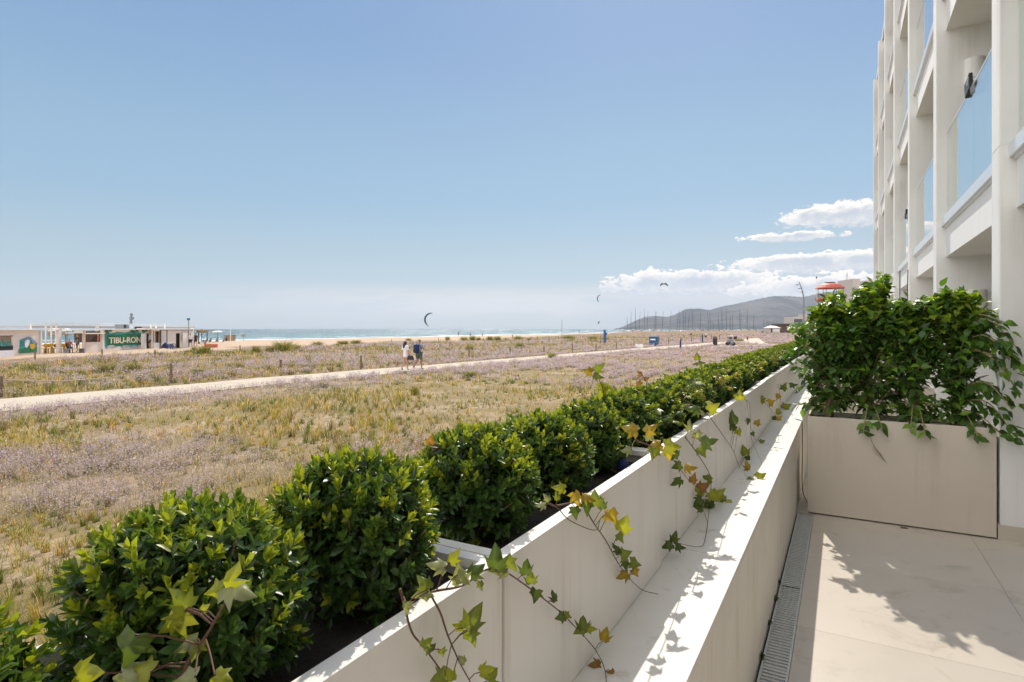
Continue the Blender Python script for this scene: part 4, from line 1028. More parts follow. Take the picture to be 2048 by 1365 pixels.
# picnic table and parked buggy by the path bend
p = ong(1466, 679); s = (p - EYE).dot(FWD) / FPX
t = thing('picnic_table', 'dark picnic table with benches on grass near the path bend', 'table', p)
MB().obox(p + Vector((0, 0, .75)), RGT * 7 * s, FWD * .45, (0, 0, .05)).build('tabletop', M['greymetal'], t)
for a in (-1, 1):
    MB().obox(p + Vector((0, 0, .45)) + FWD * a * .75, RGT * 8 * s, FWD * .15, (0, 0, .04)).build('bench', M['brown'], t)
    MB().obox(p + Vector((0, 0, .37)) + RGT * a * 5 * s, RGT * .06, FWD * .6, (0, 0, .37)).build('leg', M['brown'], t)
p = ong(1461, 672.5); s = (p - EYE).dot(FWD) / FPX
t = thing('beach_cart', 'dark low cart with pale top behind the picnic table', 'cart', p)
MB().obox(p + Vector((0, 0, .6)), RGT * 3.6 * s, FWD * .6, (0, 0, .3)).build('body', M['greymetal'], t, bevel=.08)
MB().obox(p + Vector((0, 0, 1.35)), RGT * 4.0 * s, FWD * .5, (0, 0, .06)).build('roof', M['white'], t)
for a in (-1, 1):
    for c_ in (-.45, .45):
        MB().tube([p + RGT * a * 3.4 * s + FWD * (c_ - .06) + Vector((0, 0, .28)), p + RGT * a * 3.4 * s + FWD * (c_ + .06) + Vector((0, 0, .28))], .28, 10).build('wheel', M['black'], t)
        MB().tube([p + RGT * a * 4 * s + FWD * c_ + Vector((0, 0, 1.1)), p + RGT * a * 4 * s + FWD * c_ + Vector((0, 0, 1.5))], .03, 4).build('post', M['greymetal'], t)

# ------------------------------------------------------------------ beached catamarans
def catamaran():
    t = thing('catamaran', 'x', 'sailing boat', (0, 0, 0), 'beached catamarans with bare masts')
    for sx in (-1.1, 1.1):
        m_ = MB(); n = 9; rows = []
        for i in range(n):
            f = i / (n - 1); x = -2.6 + 5.2 * f; wd = .20 * math.sin(math.pi * min(1, .25 + f * .72)) ** .7 + .02; tp = .62 + .12 * f ** 2; kl = .12 + .25 * max(0, f - .6) ** 2 * 4
            rows.append([(x, sx - wd, tp), (x, sx - wd * .8, (tp + kl) / 2), (x, sx, kl), (x, sx + wd * .8, (tp + kl) / 2), (x, sx + wd, tp)])
        vs = [v for r_ in rows for v in r_]; fs = []
        for i in range(n - 1):
            for k in range(4): fs.append((i * 5 + k, i * 5 + k + 1, i * 5 + k + 6, i * 5 + k + 5))
            fs.append((i * 5 + 4, i * 5, i * 5 + 5, i * 5 + 9))
        fs += [(0, 1, 2, 3, 4)[::-1], tuple((n - 1) * 5 + k for k in range(5))]
        m_.add(vs, fs); m_.build('hull', M['boat'], t)
    m_ = MB(); m_.box(-.75, 1.0, -1.0, 1.0, .66, .70); m_.build('trampoline', M['navy'], t)
    m_ = MB(); m_.tube([(1.0, -1.2, .72), (1.0, 1.2, .72)], .05, 6); m_.tube([(-.8, -1.2, .72), (-.8, 1.2, .72)], .05, 6); m_.build('crossbeam', M['mast'], t)
    m_ = MB(); m_.tube([(1.0, 0, .7), (.93, 0, 4.5), (.8, 0, 9.0)], [.085, .08, .055], 6); m_.build('mast', M['mast'], t)
    m_ = MB(); m_.tube([(.85, 0, 7.2), (2.4, 0, .8)], .012, 3); m_.tube([(.85, 0, 7.2), (-.2, 1.1, .7)], .012, 3); m_.tube([(.85, 0, 7.2), (-.2, -1.1, .7)], .012, 3); m_.build('stay', M['mast'], t)
    return t
ORD = 'first second third fourth fifth sixth seventh eighth ninth tenth eleventh twelfth thirteenth fourteenth fifteenth sixteenth seventeenth eighteenth nineteenth twentieth twenty-first twenty-second twenty-third twenty-fourth twenty-fifth twenty-sixth twenty-seventh twenty-eighth twenty-ninth thirtieth thirty-first thirty-second thirty-third'.split()
cat = catamaran()
masts = [(1252, 633, 0), (1259, 624, 2), (1269, 616, 0), (1276, 624, 3), (1287, 617, 0), (1292, 623, 3), (1308, 623, 2), (1311, 624, 1), (1323, 623, 3), (1339, 623, 3), (1354, 623, 3), (1360, 620, 0), (1368, 622, -1), (1371, 624, 1), (1377, 625, 3), (1386, 623, 0), (1402, 624, 0), (1416, 623, -2), (1420, 624, -2), (1425, 644, 0), (1436, 628, 0), (1443, 617, 0), (1452, 618, 0), (1460, 632, 0), (1465, 630, 0), (1480, 618, -1), (1482, 624, 0), (1495, 618, 0), (1508, 632, 0), (1529, 636, 0), (1535, 632, 0), (1539, 634, 1)]
for i, (px, py, lean) in enumerate(masts):
    D = 235 + (i * 37 % 70); p = ongd(px, D)
    htop = 2.35 + (658 - py) * D / FPX - p.z
    o = cat if i == 0 else copy_tree(cat, p)
    o.location = p; sc = htop / 9.0; o.scale = (1, 1, 1)
    o.scale = (.9, .9, sc); o.rotation_euler = (rad(1.5 * lean), 0, rad(100 + (i * 53 % 50) - 25) - YAW * 0)
    o['label'] = 'beached catamaran with bare %s mast, %s from the left in the boat park' % ('upright' if lean == 0 else 'leaning', ORD[sorted(m_[0] for m_ in masts).index(px)])
o = None
# ------------------------------------------------------------------ kites
def kite(px, py, hpx, D, a0, a1, rot, label, thick=.085):
    c = atd(px, py, D); R = hpx * D / FPX / 2
    t = thing('kite', label, 'kite', c, 'kitesurfing kites over the sea')
    m_ = MB(); n = 20; rows = []
    for i in range(n + 1):
        f = i / n; a = rad(a0 + (a1 - a0) * f + rot); w_ = math.sin(math.pi * f) ** .6
        ctr = c + RGT * math.cos(a) * R + Vector((0, 0, 1)) * math.sin(a) * R; inn = -(RGT * math.cos(a) + Vector((0, 0, 1)) * math.sin(a))
        ch = R * (.22 + .5 * w_); th = R * thick * (.3 + w_)
        rows.append([ctr - FWD * ch * .5, ctr - inn * th * .7, ctr + FWD * ch * .5 + inn * th * .6, ctr + inn * th])
    vs = [tuple(v) for r_ in rows for v in r_]; fs = [(i * 4 + k, i * 4 + (k + 1) % 4, i * 4 + 4 + (k + 1) % 4, i * 4 + 4 + k) for i in range(n) for k in range(4)] + [(0, 1, 2, 3), (n * 4 + 3, n * 4 + 2, n * 4 + 1, n * 4)]
    m_.add(vs, fs); m_.build('canopy', M['kite'], t)
kite(863, 640, 27, 420, 75, 250, 5, 'large dark crescent kite above the sea left of centre', .12)
kite(1203, 598, 17, 600, 95, 230, 0, 'small thin crescent kite in front of the low clouds', .10)
kite(1328, 575, 16, 600, 15, 165, 0, 'arched green-grey kite against the clouds over the hills', .22)
kite(1200, 647, 7, 700, 90, 210, 0, 'tiny kite low over the bright sea', .3)

# ------------------------------------------------------------------ people
def skinned(name, verts, edges, radii, m_, parent, loc, rz, sub=2, scale=1.0):
    me = bpy.data.meshes.new(name); me.from_pydata([tuple(v) for v in verts], edges, [])
    ob = bpy.data.objects.new(name, me); C.objects.link(ob)
    sk = ob.modifiers.new('s', 'SKIN'); sk.use_smooth_shade = True
    for i, r in enumerate(radii):
        sv = me.skin_vertices[0].data[i]; sv.radius = (r if isinstance(r, tuple) else (r, r)); sv.use_root = (i == 0)
    ob.modifiers.new('u', 'SUBSURF').levels = sub
    ev = ob.evaluated_get(bpy.context.evaluated_depsgraph_get())
    nm = bpy.data.meshes.new_from_object(ev); bpy.data.objects.remove(ob); nm.name = name
    nm.materials.clear(); nm.materials.append(m_)
    o = bpy.data.objects.new(name, nm); C.objects.link(o); o.parent = parent
    return o
def person(loc, rz, label, pose, dress, group=None, scale=1.0, detail=True):
    """local space: +y is where the person faces, z up, feet on z=0, 1.75 m tall"""
    t = thing('person', label, 'person', loc, group, rz); t.scale = (scale,) * 3
    J = dict(pelvis=(0, 0, .95), belly=(0, .01, 1.10), chest=(0, .0, 1.30), shoulders=(0, -.01, 1.43), neck=(0, .0, 1.50), chin=(0, .03, 1.57), head=(0, .02, 1.66), crown=(0, .01, 1.73),
             hipL=(-.10, 0, .92), kneeL=(-.10, .03, .50), ankL=(-.10, 0, .09), toeL=(-.10, .15, .03), hipR=(.10, 0, .92), kneeR=(.10, .03, .50), ankR=(.10, 0, .09), toeR=(.10, .15, .03),
             shL=(-.19, -.01, 1.42), elL=(-.25, -.03, 1.14), wrL=(-.25, .05, .90), haL=(-.25, .08, .82), shR=(.19, -.01, 1.42), elR=(.25, -.03, 1.14), wrR=(.25, .05, .90), haR=(.25, .08, .82))
    J.update(pose); names = list(J); V = [J[n] for n in names]; ix = {n: i for i, n in enumerate(names)}
    E = [('pelvis', 'belly'), ('belly', 'chest'), ('chest', 'shoulders'), ('shoulders', 'neck'), ('neck', 'chin'), ('chin', 'head'), ('head', 'crown')]
    for s in 'LR': E += [('pelvis', 'hip' + s), ('hip' + s, 'knee' + s), ('knee' + s, 'ank' + s), ('ank' + s, 'toe' + s), ('shoulders', 'sh' + s), ('sh' + s, 'el' + s), ('el' + s, 'wr' + s), ('wr' + s, 'ha' + s)]
    rr = dict(pelvis=(.15, .11), belly=(.135, .10), chest=(.155, .11), shoulders=(.10, .08), neck=.052, chin=.07, head=.088, crown=.05)
    for s in 'LR': rr.update({'hip' + s: .095, 'knee' + s: .058, 'ank' + s: .038, 'toe' + s: .03, 'sh' + s: .058, 'el' + s: .040, 'wr' + s: .027, 'ha' + s: (.035, .022)})
    R = [rr[n] for n in names]; E = [(ix[a], ix[b]) for a, b in E]
    if detail:
        for s, sg in (('L', -1), ('R', 1)):
            h = Vector(J['ha' + s]); wv = Vector(J['wr' + s]); d_ = (h - wv).normalized()
            for k in range(4):
                off = Vector((0, (k - 1.5) * .018, 0)); b0 = len(V); L = (.04, .045, .042, .033)[k]
                V.append(tuple(h + off + d_ * .03)); R.append(.009); V.append(tuple(h + off + d_ * (.03 + L) + Vector((-sg * .012, 0, 0)))); R.append(.007)
                E += [(ix['ha' + s], b0), (b0, b0 + 1)]
            b0 = len(V); V.append(tuple(h + Vector((0, .035, .0)) + d_ * .01)); R.append(.009); E.append((ix['ha' + s], b0))
        b0 = len(V); hd = Vector(J['head']); V.append(tuple(hd + Vector((0, .095, -.02)))); R.append(.014); E.append((ix['head'], b0))
    skinned('body', V, E, R, M[dress.get('skin', 'skin')], t, loc, rz)
    def part(nm, ns, es, rad_, mt, grow=1.0):
        vs = [J[n] if isinstance(n, str) else n for n in ns]
        return skinned(nm, vs, es, rad_, M[mt], t, loc, rz)
    jl = J
    mid = lambda a, b, f: tuple(Vector(J[a]).lerp(Vector(J[b]), f))
    # shirt
    hem = dress.get('hem', .93)
    pv = Vector(J['pelvis']); ch = Vector(J['chest']); low = pv + Vector((0, 0, hem - .95))
    ns = [tuple(low), 'belly', 'chest', 'shoulders', 'shL', 'shR', mid('shL', 'elL', dress.get('sleeve', .55)), mid('shR', 'elR', dress.get('sleeve', .55))]
    part('shirt', ns, [(0, 1), (1, 2), (2, 3), (3, 4), (3, 5), (4, 6), (5, 7)], [(dress.get('flare', .17), .13), (.155, .12), (.175, .13), (.115, .095), .072, .072, .062, .062], dress['shirt'])
    if dress.get('shorts'):
        ns = ['pelvis', 'hipL', mid('hipL', 'kneeL', .85), 'hipR', mid('hipR', 'kneeR', .85)]
        part('trousers' if dress.get('long') else 'shorts', ns, [(0, 1), (1, 2), (0, 3), (3, 4)], [(.155, .125), .118, .088, .118, .088], dress['shorts'])
    for s in 'LR':
        part('shoe', [mid('ank' + s, 'toe' + s, .0), 'toe' + s], [(0, 1)], [.047, .042], dress.get('shoe', 'black'))
    if dress.get('hair') == 'long':
        hd = Vector(J['head'])
        part('hair', [tuple(hd + Vector((0, -.01, .05))), tuple(hd + Vector((0, -.06, -.03))), tuple(hd + Vector((-.01, -.11, -.20))), tuple(hd + Vector((-.03, -.14, -.36)))], [(0, 1), (1, 2), (2, 3)], [.095, .095, .085, .05], 'hair')
    else:
        hd = Vector(J['head'])
        part('hair', [tuple(hd + Vector((0, -.02, .055))), tuple(hd + Vector((0, -.045, -.01)))], [(0, 1)], [.092, .082], 'hair')
    return t, J
# the couple on the path
pw_ = ong(811, 741.5); pm = ong(838, 740)
walk = -.12
tW, JW = person(pw_, walk, 'person in loose white shirt with long dark hair walking away', dict(
    kneeL=(-.08, -.02, .50), ankL=(-.08, -.22, .17), toeL=(-.08, -.16, .04), kneeR=(.08, .08, .49), ankR=(.07, .09, .09), toeR=(.07, .22, .03), hipL=(-.085, 0, .9), hipR=(.085, 0, .9),
    elL=(-.24, -.06, 1.15), wrL=(-.24, -.02, .92), haL=(-.24, .0, .84), elR=(.24, .0, 1.14), wrR=(.25, .05, .92), haR=(.26, .06, .84)),
    dict(shirt='whitecloth', hem=.74, flare=.21, sleeve=.9, hair='long', shoe='black'), scale=.955)
tM, JM = person(pm, walk, 'person in grey-blue tee, green shorts and navy backpack walking away', dict(
    kneeL=(-.09, -.03, .51), ankL=(-.09, -.30, .27), toeL=(-.09, -.30, .11), kneeR=(.09, .10, .49), ankR=(.09, .12, .09), toeR=(.09, .25, .03), head=(0, .06, 1.66), crown=(0, .05, 1.73),
    elL=(-.30, -.14, 1.17), wrL=(-.24, .04, 1.00), haL=(-.22, .08, .93), elR=(.26, .08, 1.16), wrR=(.20, .25, 1.28), haR=(.17, .28, 1.34)),
    dict(shirt='greycloth', shorts='olive', hem=.93, flare=.165, sleeve=.6, skin='skin2', shoe='black'))
def local_thing(name, label, cat, ref, off):
    q = Matrix.Rotation(walk, 3, 'Z') @ Vector(off); t = thing(name, label, cat, Vector(ref) + q); t.rotation_euler.z = walk; return t
t = local_thing('backpack', 'navy backpack on the back of the person in green shorts', 'backpack', pm, (0, -.20, 1.22))
def lpart(nm, mb, mt, t, bevel=0):
    o = mb.build(nm, M[mt], None, (0, 0, 0), bevel=bevel); C.objects.unlink(o); C.objects.link(o); o.parent = t; o.location = (0, 0, 0); return o
m_ = MB(); m_.box(-.17, .17, -.10, .08, -.26, .22); lpart('bag', m_, 'navy', t, .05)
m_ = MB(); m_.box(-.12, .12, -.15, -.10, -.22, .0); lpart('pocket', m_, 'navy', t, .02)
for sx in (-.11, .11):
    m_ = MB(); m_.tube([(sx, .06, .20), (sx, .16, .27), (sx, .30, .18), (sx, .33, .0), (sx, .14, -.2)], .02, 5); lpart('strap', m_, 'navy', t)
t = local_thing('handbag', 'large black bag carried between the two walkers', 'bag', pw_, (.33, .06, .60))
m_ = MB(); m_.add([(-.22, -.08, 0), (.24, -.08, 0), (.24, .08, 0), (-.22, .08, 0), (-.14, -.05, .24), (.16, -.05, .24), (.16, .05, .24), (-.14, .05, .24)], [(0, 3, 2, 1), (4, 5, 6, 7), (0, 1, 5, 4), (1, 2, 6, 5), (2, 3, 7, 6), (3, 0, 4, 7)]); lpart('bag', m_, 'black', t, .03)
for sy in (-.04, .04):
    m_ = MB(); m_.tube([(-.12, sy, .23), (-.10, sy * .7, .30), (-.075, 0, .325), (-.02, sy * .7, .29), (.02, sy, .23)], .008, 5); lpart('handle', m_, 'black', t)
# small walkers and beach goers
stand = dict(kneeL=(-.10, .08, .49), ankL=(-.10, .16, .09), toeL=(-.10, .28, .03), ankR=(.10, -.18, .13), toeR=(.10, -.10, .03))
def small(px, py, hpx, label, dress, rz=0.0, pose=stand):
    p = ong(px, py); D = (p - EYE).dot(FWD)
    person(p, rz, label, pose, dress, scale=hpx * D / FPX / 1.76, detail=False)
def smalld(px, D, label, dress, rz=0.0, pose=stand, sc=1.0):
    p = ongd(px, D); person(p, rz, label, pose, dress, scale=sc, detail=False)
small(1411.5, 681, 17, 'person in white shirt and dark shorts on the track behind the posts', dict(shirt='whitecloth', shorts='black'), .6)
small(1382, 679, 15, 'small figure in dark top right of the dark blue post', dict(shirt='black', shorts='farwall'), 1.0)
small(1495, 669.5, 13, 'distant person in dark red top standing on the path', dict(shirt='redroof', shorts='black'), 0)
for px, py, h, lb, sh in ((917, 674, 10, 'dark silhouette standing at the waterline left of centre', 'black'), (941, 674, 9, 'second dark silhouette at the waterline', 'navy'), (965, 675, 10, 'person standing on the beach right of the two silhouettes', 'greycloth'), (1000, 677, 5, 'tiny seated figure on the beach before the glittering sea', 'black'), (1025, 677, 8, 'tiny standing figure on the glittering shoreline', 'black'), (1158, 669, 8, 'tiny figure by the water right of the bare pole', 'black')):
    p = ong(px, py); person(p, 1.2, lb, stand, dict(shirt=sh, shorts='black'), scale=h * (p - EYE).dot(FWD) / FPX / 1.76, detail=False)

# ------------------------------------------------------------------ beach bar
A0 = ong(0, 715); B0 = ong(385, 697); A0.z = B0.z = 0
LD = (B0 - A0).normalized(); LN = Vector((LD.y, -LD.x, 0))       # LN points towards the viewer
if LN.dot(-FWD) < 0: LN = -LN
def bp(px, off=0.0):
    d = ray(px, 658); A = A0 + LN * off
    # intersect the sight line with the facade line
    det = d.x * (-LD.y) + LD.x * d.y
    s_ = (A.x * (-LD.y) + LD.x * A.y) / det
    q = EYE + d * s_; return Vector((q.x, q.y, 0)), s_
GB = min(gzf(A0.x, A0.y), gzf(B0.x, B0.y), 0) - .3
def bz(py, D): return 2.35 + (658 - py) * D / FPX
def panel(m_, x0, x1, yt, yb, off=0.0, th=.12, flat=True):
    """upright panel between picture columns x0,x1 on the facade line moved off metres forward"""
    a, Da = bp(x0, off); b, Db = bp(x1, off); Dm = (Da + Db) / 2
    zt = bz(yt, Dm); zb = GB if yb is None else bz(yb, Dm)
    m_.prism([(a.x, a.y, zb), (b.x, b.y, zb), (b.x, b.y, zt), (a.x, a.y, zt)], -LN * th); return m_
bar = thing('beach_bar', 'long low white beach bar with green palm mural on the sand', 'beach bar', bp(240)[0])
def bpn(nm, mt, specs, parent=None, off=0.0, th=.12):
    for s_ in specs: o = panel(MB(), *s_[:4], off=(s_[4] if len(s_) > 4 else off), th=(s_[5] if len(s_) > 5 else th)).build(nm, M[mt], parent or bar)
    return o
wl = bpn('wall', 'barwall', [(-40, 0, 661, None), (0, 26, 661, 672), (26, 78, 661, None), (0, 26, 702, None)], th=.15)
bpn('wall', 'barwall', [(170, 208, 684.5, None, 0, .1), (166, 171, 660, None, 0, .1), (208, 283, 660, None, 0, .3), (303, 310, 660, None), (310, 322, 660, 663), (322, 352, 659.5, None, .0, .3), (361, 366, 659.5, None), (352, 361, 659.5, 667), (366, 385, 659.5, None, 0, .3), (283, 293, 660, None, -.3), (291, 303, 660, 667, -.3)])
bpn('wall', 'barwall', [(82, 84, 660, None, .1, .25), (117.5, 123, 657, None, .1, .25), (205, 209, 660, None, .1, .25), (385, 388, 656, None, -1, .2), (150, 170, 661, 667)])
bpn('back_wall', 'brown', [(150, 208, 663, 685, -3.5, .1), (283, 324, 662, None, -2.5, .1), (350, 364, 662, None, -2.5, .1)])
# roofs and pergola beams
def roof(x0, x1, y0, y1, off0, off1, nm='roof', mt='white'):
    a, Da = bp(x0, off0); b, Db = bp(x1, off0); c_, _ = bp(x1, off1); d_, _ = bp(x0, off1); Dm = (Da + Db) / 2
    z0, z1 = bz(y0, Dm), bz(y1, Dm); m_ = MB(); m_.prism([(p.x, p.y, min(z0, z1)) for p in (a, b, c_, d_)], (0, 0, abs(z1 - z0))); return m_.build(nm, M[mt], bar)
roof(-40, 80, 661, 659.3, .35, -5); roof(205, 388, 659.9, 658.4, .3, -6); roof(83, 209, 660.5, 659, .1, -.4, 'beam'); 
roof(-40, 60, 656, 652, -3, -3.5, 'beam', 'farwall'); roof(60, 390, 657, 653, -7, -7.4, 'beam', 'farwall')
roof(60, 330, 648.6, 647.6, -5, -5.2, 'beam'); roof(60, 390, 652.8, 651.8, -4, -4.2, 'beam')
bpn('post', 'white', [(x, x + 1.6, 648, None, -5, .12) for x in (62, 92, 103, 113, 193, 196, 252, 302, 312, 330)])
roof(130, 170, 667.2, 666, .9, -1, 'awning', 'cream'); roof(170, 208, 668.6, 666.6, 1.0, -1, 'awning', 'cream')
bpn('door', 'white', [(283, 293, 668, None, .35, .06), (366, 374.5, 666, None, .3, .06), (308, 318, 686, None, .2, .06)])
bpn('doorway', 'black', [(293, 303.5, 667.5, None, -.6, .05), (350.5, 360, 666.5, None, -.6, .05)])
wn = bpn('window', 'yellow', [(308, 313, 663, 686, -.4, .05)]); bpn('frame', 'brown', [(313, 320, 663, 686, -.35, .05), (307, 308, 663, 686, .02, .05), (320, 321, 663, 686, .02, .05)], wn)
bpn('canopy', 'white', [(289, 321, 657, 659.5, .8, .9)])
pp_, Dp = bp(386, -.1)
bpn('trim', 'brown', [(-40, 78, 660.2, 661.2, .19, .03), (321, 386, 658.8, 660.6, .08, .06), (321.5, 322.6, 660, None, .05, .05), (334, 334.8, 660, None, .05, .05)])
# left block: counter opening and pictures
bpn('counter', 'black', [(0, 26, 692, 702, .05, .3), (-1, 26.5, 672, 673, .03, .05)]); bpn('counter_front', 'whitecloth', [(-40, 26, 702, 716, .12, .1)])
bpn('back_wall', 'farwall', [(-20, 26, 673, 692, -1.5, .05)])
# murals: flat painted shapes 2 cm proud of the wall
def poly(nm, mt, pts, off=.03, parent=None, th=.02):
    x0 = min(p[0] for p in pts); x1 = max(p[0] for p in pts); Dm = (bp(x0)[1] + bp(x1)[1]) / 2
    v = []
    for x, y in pts:
        q, D_ = bp(x, off); v.append((q.x, q.y, bz(y, Dm)))
    return MB().prism(v, -LN * th).build(nm, M[mt], parent or bar)
mu = poly('mural', 'teal', [(209, 668), (214, 666), (222, 667), (235, 664), (250, 665.5), (262, 663), (275, 665), (283, 667), (283, 690), (278, 692), (274, 697), (270, 692), (258, 695), (250, 692), (246, 697), (240, 692), (228, 695), (218, 693), (212, 696), (209, 690)], .02)
poly('painting', 'green', [(214, 671), (225, 669), (240, 670), (255, 668), (270, 669), (283, 670), (283, 691), (262, 690), (240, 691.5), (222, 690), (213, 689)], .035, mu)
for cx, cy, s_ in ((270, 662, 11), (217, 661.5, 9), (290, 662, 7)):
    m_ = MB()
    for a in (-165, -125, -90, -55, -15, 20, 160):
        a_ = rad(a); pts = [(cx, cy), (cx + .5 * s_ * math.cos(a_) - 1.1, cy - .35 * s_ * math.sin(a_) - 2.2), (cx + s_ * math.cos(a_), cy - .75 * s_ * math.sin(a_) + 1.2), (cx + .5 * s_ * math.cos(a_) + .9, cy - .35 * s_ * math.sin(a_) + 1.2)]
        v = []
        for x, y in pts:
            q, D_ = bp(x, .06 + .012 * (abs(a) % 5)); v.append((q.x, q.y, bz(y, 66)))
        m_.prism(v, -LN * .01)
    m_.build('palm_painting', M['green'], mu)
for cx, cy in ((268, 694), (222, 692.5), (252, 693)):
    poly('painting', 'farwall', [(cx - 8, cy + 2), (cx - 5, cy - 1), (cx, cy - 2), (cx + 6, cy - 1), (cx + 9, cy + 2)], .05, mu)
def lettering(txt, x0, x1, yt, yb, mt, off, parent, nm='lettering'):
    cu = bpy.data.curves.new(nm, 'FONT'); cu.body = txt; cu.size = 1; cu.extrude = .01; cu.offset = .018
    tmp = bpy.data.objects.new('t', cu); C.objects.link(tmp)
    me = bpy.data.meshes.new_from_object(tmp.evaluated_get(bpy.context.evaluated_depsgraph_get())); bpy.data.objects.remove(tmp)
    co = np.empty(len(me.vertices) * 3); me.vertices.foreach_get('co', co); co = co.reshape(-1, 3)
    mn, mx = co.min(0), co.max(0); a, Da = bp(x0, off); b, Db = bp(x1, off); Dm = (Da + Db) / 2
    u = (co[:, 0] - mn[0]) / (mx[0] - mn[0]); v = (co[:, 1] - mn[1]) / (mx[1] - mn[1])
    zt, zb = bz(yt, Dm), bz(yb, Dm); base = BASE[parent.name]
    W = np.array(a)[None] * (1 - u[:, None]) + np.array(b)[None] * u[:, None]; W[:, 2] = zb + (zt - zb) * v
    W += np.array(LN)[None] * (co[:, 2:3] * 2); W -= np.array(base)[None]
    me.vertices.foreach_set('co', W.ravel()); me.materials.clear(); me.materials.append(M[mt]); me.update()
    return mobj(nm, me, parent, base)
lettering('TIBU-RON', 218, 281.5, 674.6, 686.6, 'cream', .07, bar)
kp = poly('picture', 'teal', [(40, 680), (52, 675.5), (58, 674), (64, 676), (74, 688), (73, 706), (39, 706)], .03)
poly('painting', 'greycloth', [(38, 683), (50, 677), (57, 674), (63, 676), (76, 688), (66, 688), (62, 680), (56, 678), (48, 680.5)], .06, kp)
poly('painting', 'green', [(38, 698), (48, 696.5), (60, 697), (68, 698), (74, 696), (74, 706), (38, 706.5)], .06, kp)
poly('painting', 'yellow', [(60, 688.5), (70, 688), (71, 692), (68, 698), (63, 699), (60.5, 695)], .08, kp)
poly('painting', 'whitecloth', [(50, 682), (56, 679), (60, 682), (58, 690), (54, 696), (50, 694)], .05, kp)
lettering('dam', 0, 23, 679, 693, 'teal', .08, bar)
# statue, box, floodlight on the roof
q, D_ = bp(262, -3); 
t = thing('roof_statue', 'grey carved figure standing on the roof of the beach bar', 'statue', (q.x, q.y, bz(648, D_))); s_ = D_ / FPX; zb = bz(648.3, D_)
c0 = Vector((q.x, q.y, zb)); MB().lathe([(3.2 * s_, 0), (3.4 * s_, .05), (2.6 * s_, .12), (2.5 * s_, 3.5 * s_), (3 * s_, 5 * s_)], c0, 10).build('pedestal', M['greymetal'], t)
MB().lathe([(2.2 * s_, 5 * s_), (3.4 * s_, 8 * s_), (4.3 * s_, 12.5 * s_), (2.6 * s_, 15 * s_), (1.5 * s_, 16 * s_)], c0, 10, .7).build('torso', M['greymetal'], t, smooth=True)
MB().lathe([(1.2 * s_, 15.5 * s_), (2.6 * s_, 17 * s_), (3.0 * s_, 19 * s_), (2.4 * s_, 21 * s_), (.3 * s_, 21.8 * s_)], c0 + RGT * .8 * s_, 10).build('head', M['greymetal'], t, smooth=True)
MB().tube([c0 + RGT * 3.6 * s_ + Vector((0, 0, 13 * s_)), c0 + RGT * 5.6 * s_ + Vector((0, 0, 13.2 * s_)), c0 + RGT * 4.2 * s_ + Vector((0, 0, 8.5 * s_))], 1.0 * s_, 6).build('arm', M['greymetal'], t, smooth=True)
def rbox(x0, x1, yt, yb, off, dep, nm, mt, label, cat, extra=None):
    a, Da = bp(x0, off); b, Db = bp(x1, off); Dm = (Da + Db) / 2; z0 = bz(yb, Dm)
    t = thing(nm, label, cat, (a.x, a.y, z0)); m_ = MB(); m_.prism([(a.x, a.y, z0), (b.x, b.y, z0), (b.x, b.y, bz(yt, Dm)), (a.x, a.y, bz(yt, Dm))], -LN * dep); m_.build('body', M[mt], t, bevel=.02); return t
t = rbox(247, 258, 649, 658, -1.2, 1.0, 'air_conditioner', 'greymetal', 'grey rooftop air conditioner beside the statue', 'air conditioner')
a, Da = bp(250, -1.19); MB().tube([a + LN * .02 + Vector((0, 0, bz(653.5, Da))), a - LN * .03 + Vector((0, 0, bz(653.5, Da)))], .2, 12).build('fan', M['black'], t)
t = rbox(259, 271, 652, 658, -1.2, 1.0, 'roof_duct', 'rail', 'silvery rooftop duct in front of the statue', 'duct'); t2 = rbox(273, 284, 654, 658.3, -1.0, .8, 'roof_vent', 'black', 'dark rooftop vent right of the statue', 'vent')
q, D_ = bp(377, .3); t = thing('floodlight', 'floodlight on a tall pole at the right end of the bar', 'floodlight', (q.x, q.y, GB + .3))
MB().tube([(q.x, q.y, GB), (q.x, q.y, bz(640, D_))], .05, 6).build('pole', M['greymetal'], t); MB().obox((q.x, q.y, bz(638.8, D_)), RGT * .17, FWD * .08, (0, 0, .13)).build('lamp_head', M['dblue'], t, bevel=.02)
# blue tarpaulin over bikes
def tarp():
    q, D_ = bp(337, 1.0); t = thing('covered_bicycles', 'bicycles under a dark blue tarpaulin against the bar wall', 'bicycles', (q.x, q.y, 0)); s_ = D_ / FPX
    g0 = gzf(q.x, q.y); rows = []; n = 12
    for i in range(n + 1):
        f = i / n; x = (f - .5) * 27 * s_; hgt = (13.5 - 5 * f + 1.2 * math.sin(f * 9)) * s_ * (1 if 0 < i < n else .8)
        rows.append([q + LD * x + LN * .5 + Vector((0, 0, g0 + .15)), q + LD * x + LN * .22 + Vector((0, 0, g0 + hgt * .7)), q + LD * x + Vector((0, 0, g0 + hgt)), q + LD * x - LN * .25 + Vector((0, 0, g0 + hgt * .7)), q + LD * x - LN * .4 + Vector((0, 0, g0 + .15))])
    m_ = MB(); m_.add([v for r_ in rows for v in r_], [(i * 5 + k, i * 5 + k + 1, i * 5 + 6 + k, i * 5 + 5 + k) for i in range(n) for k in range(4)] + [(0, 1, 2, 3, 4), tuple(n * 5 + k for k in range(5))]); m_.build('tarpaulin', M['navy'], t, smooth=False)
    for x in (-13, -6, 1):
        c_ = q + LD * x * s_ + LN * .6; r_ = .33; m_ = MB(); m_.tube([c_ + LD * math.cos(k * math.pi / 8) * r_ + Vector((0, 0, g0 + r_ + math.sin(k * math.pi / 8) * r_)) for k in range(17)], .03, 5, False); m_.build('wheel', M['black'], t)
tarp()
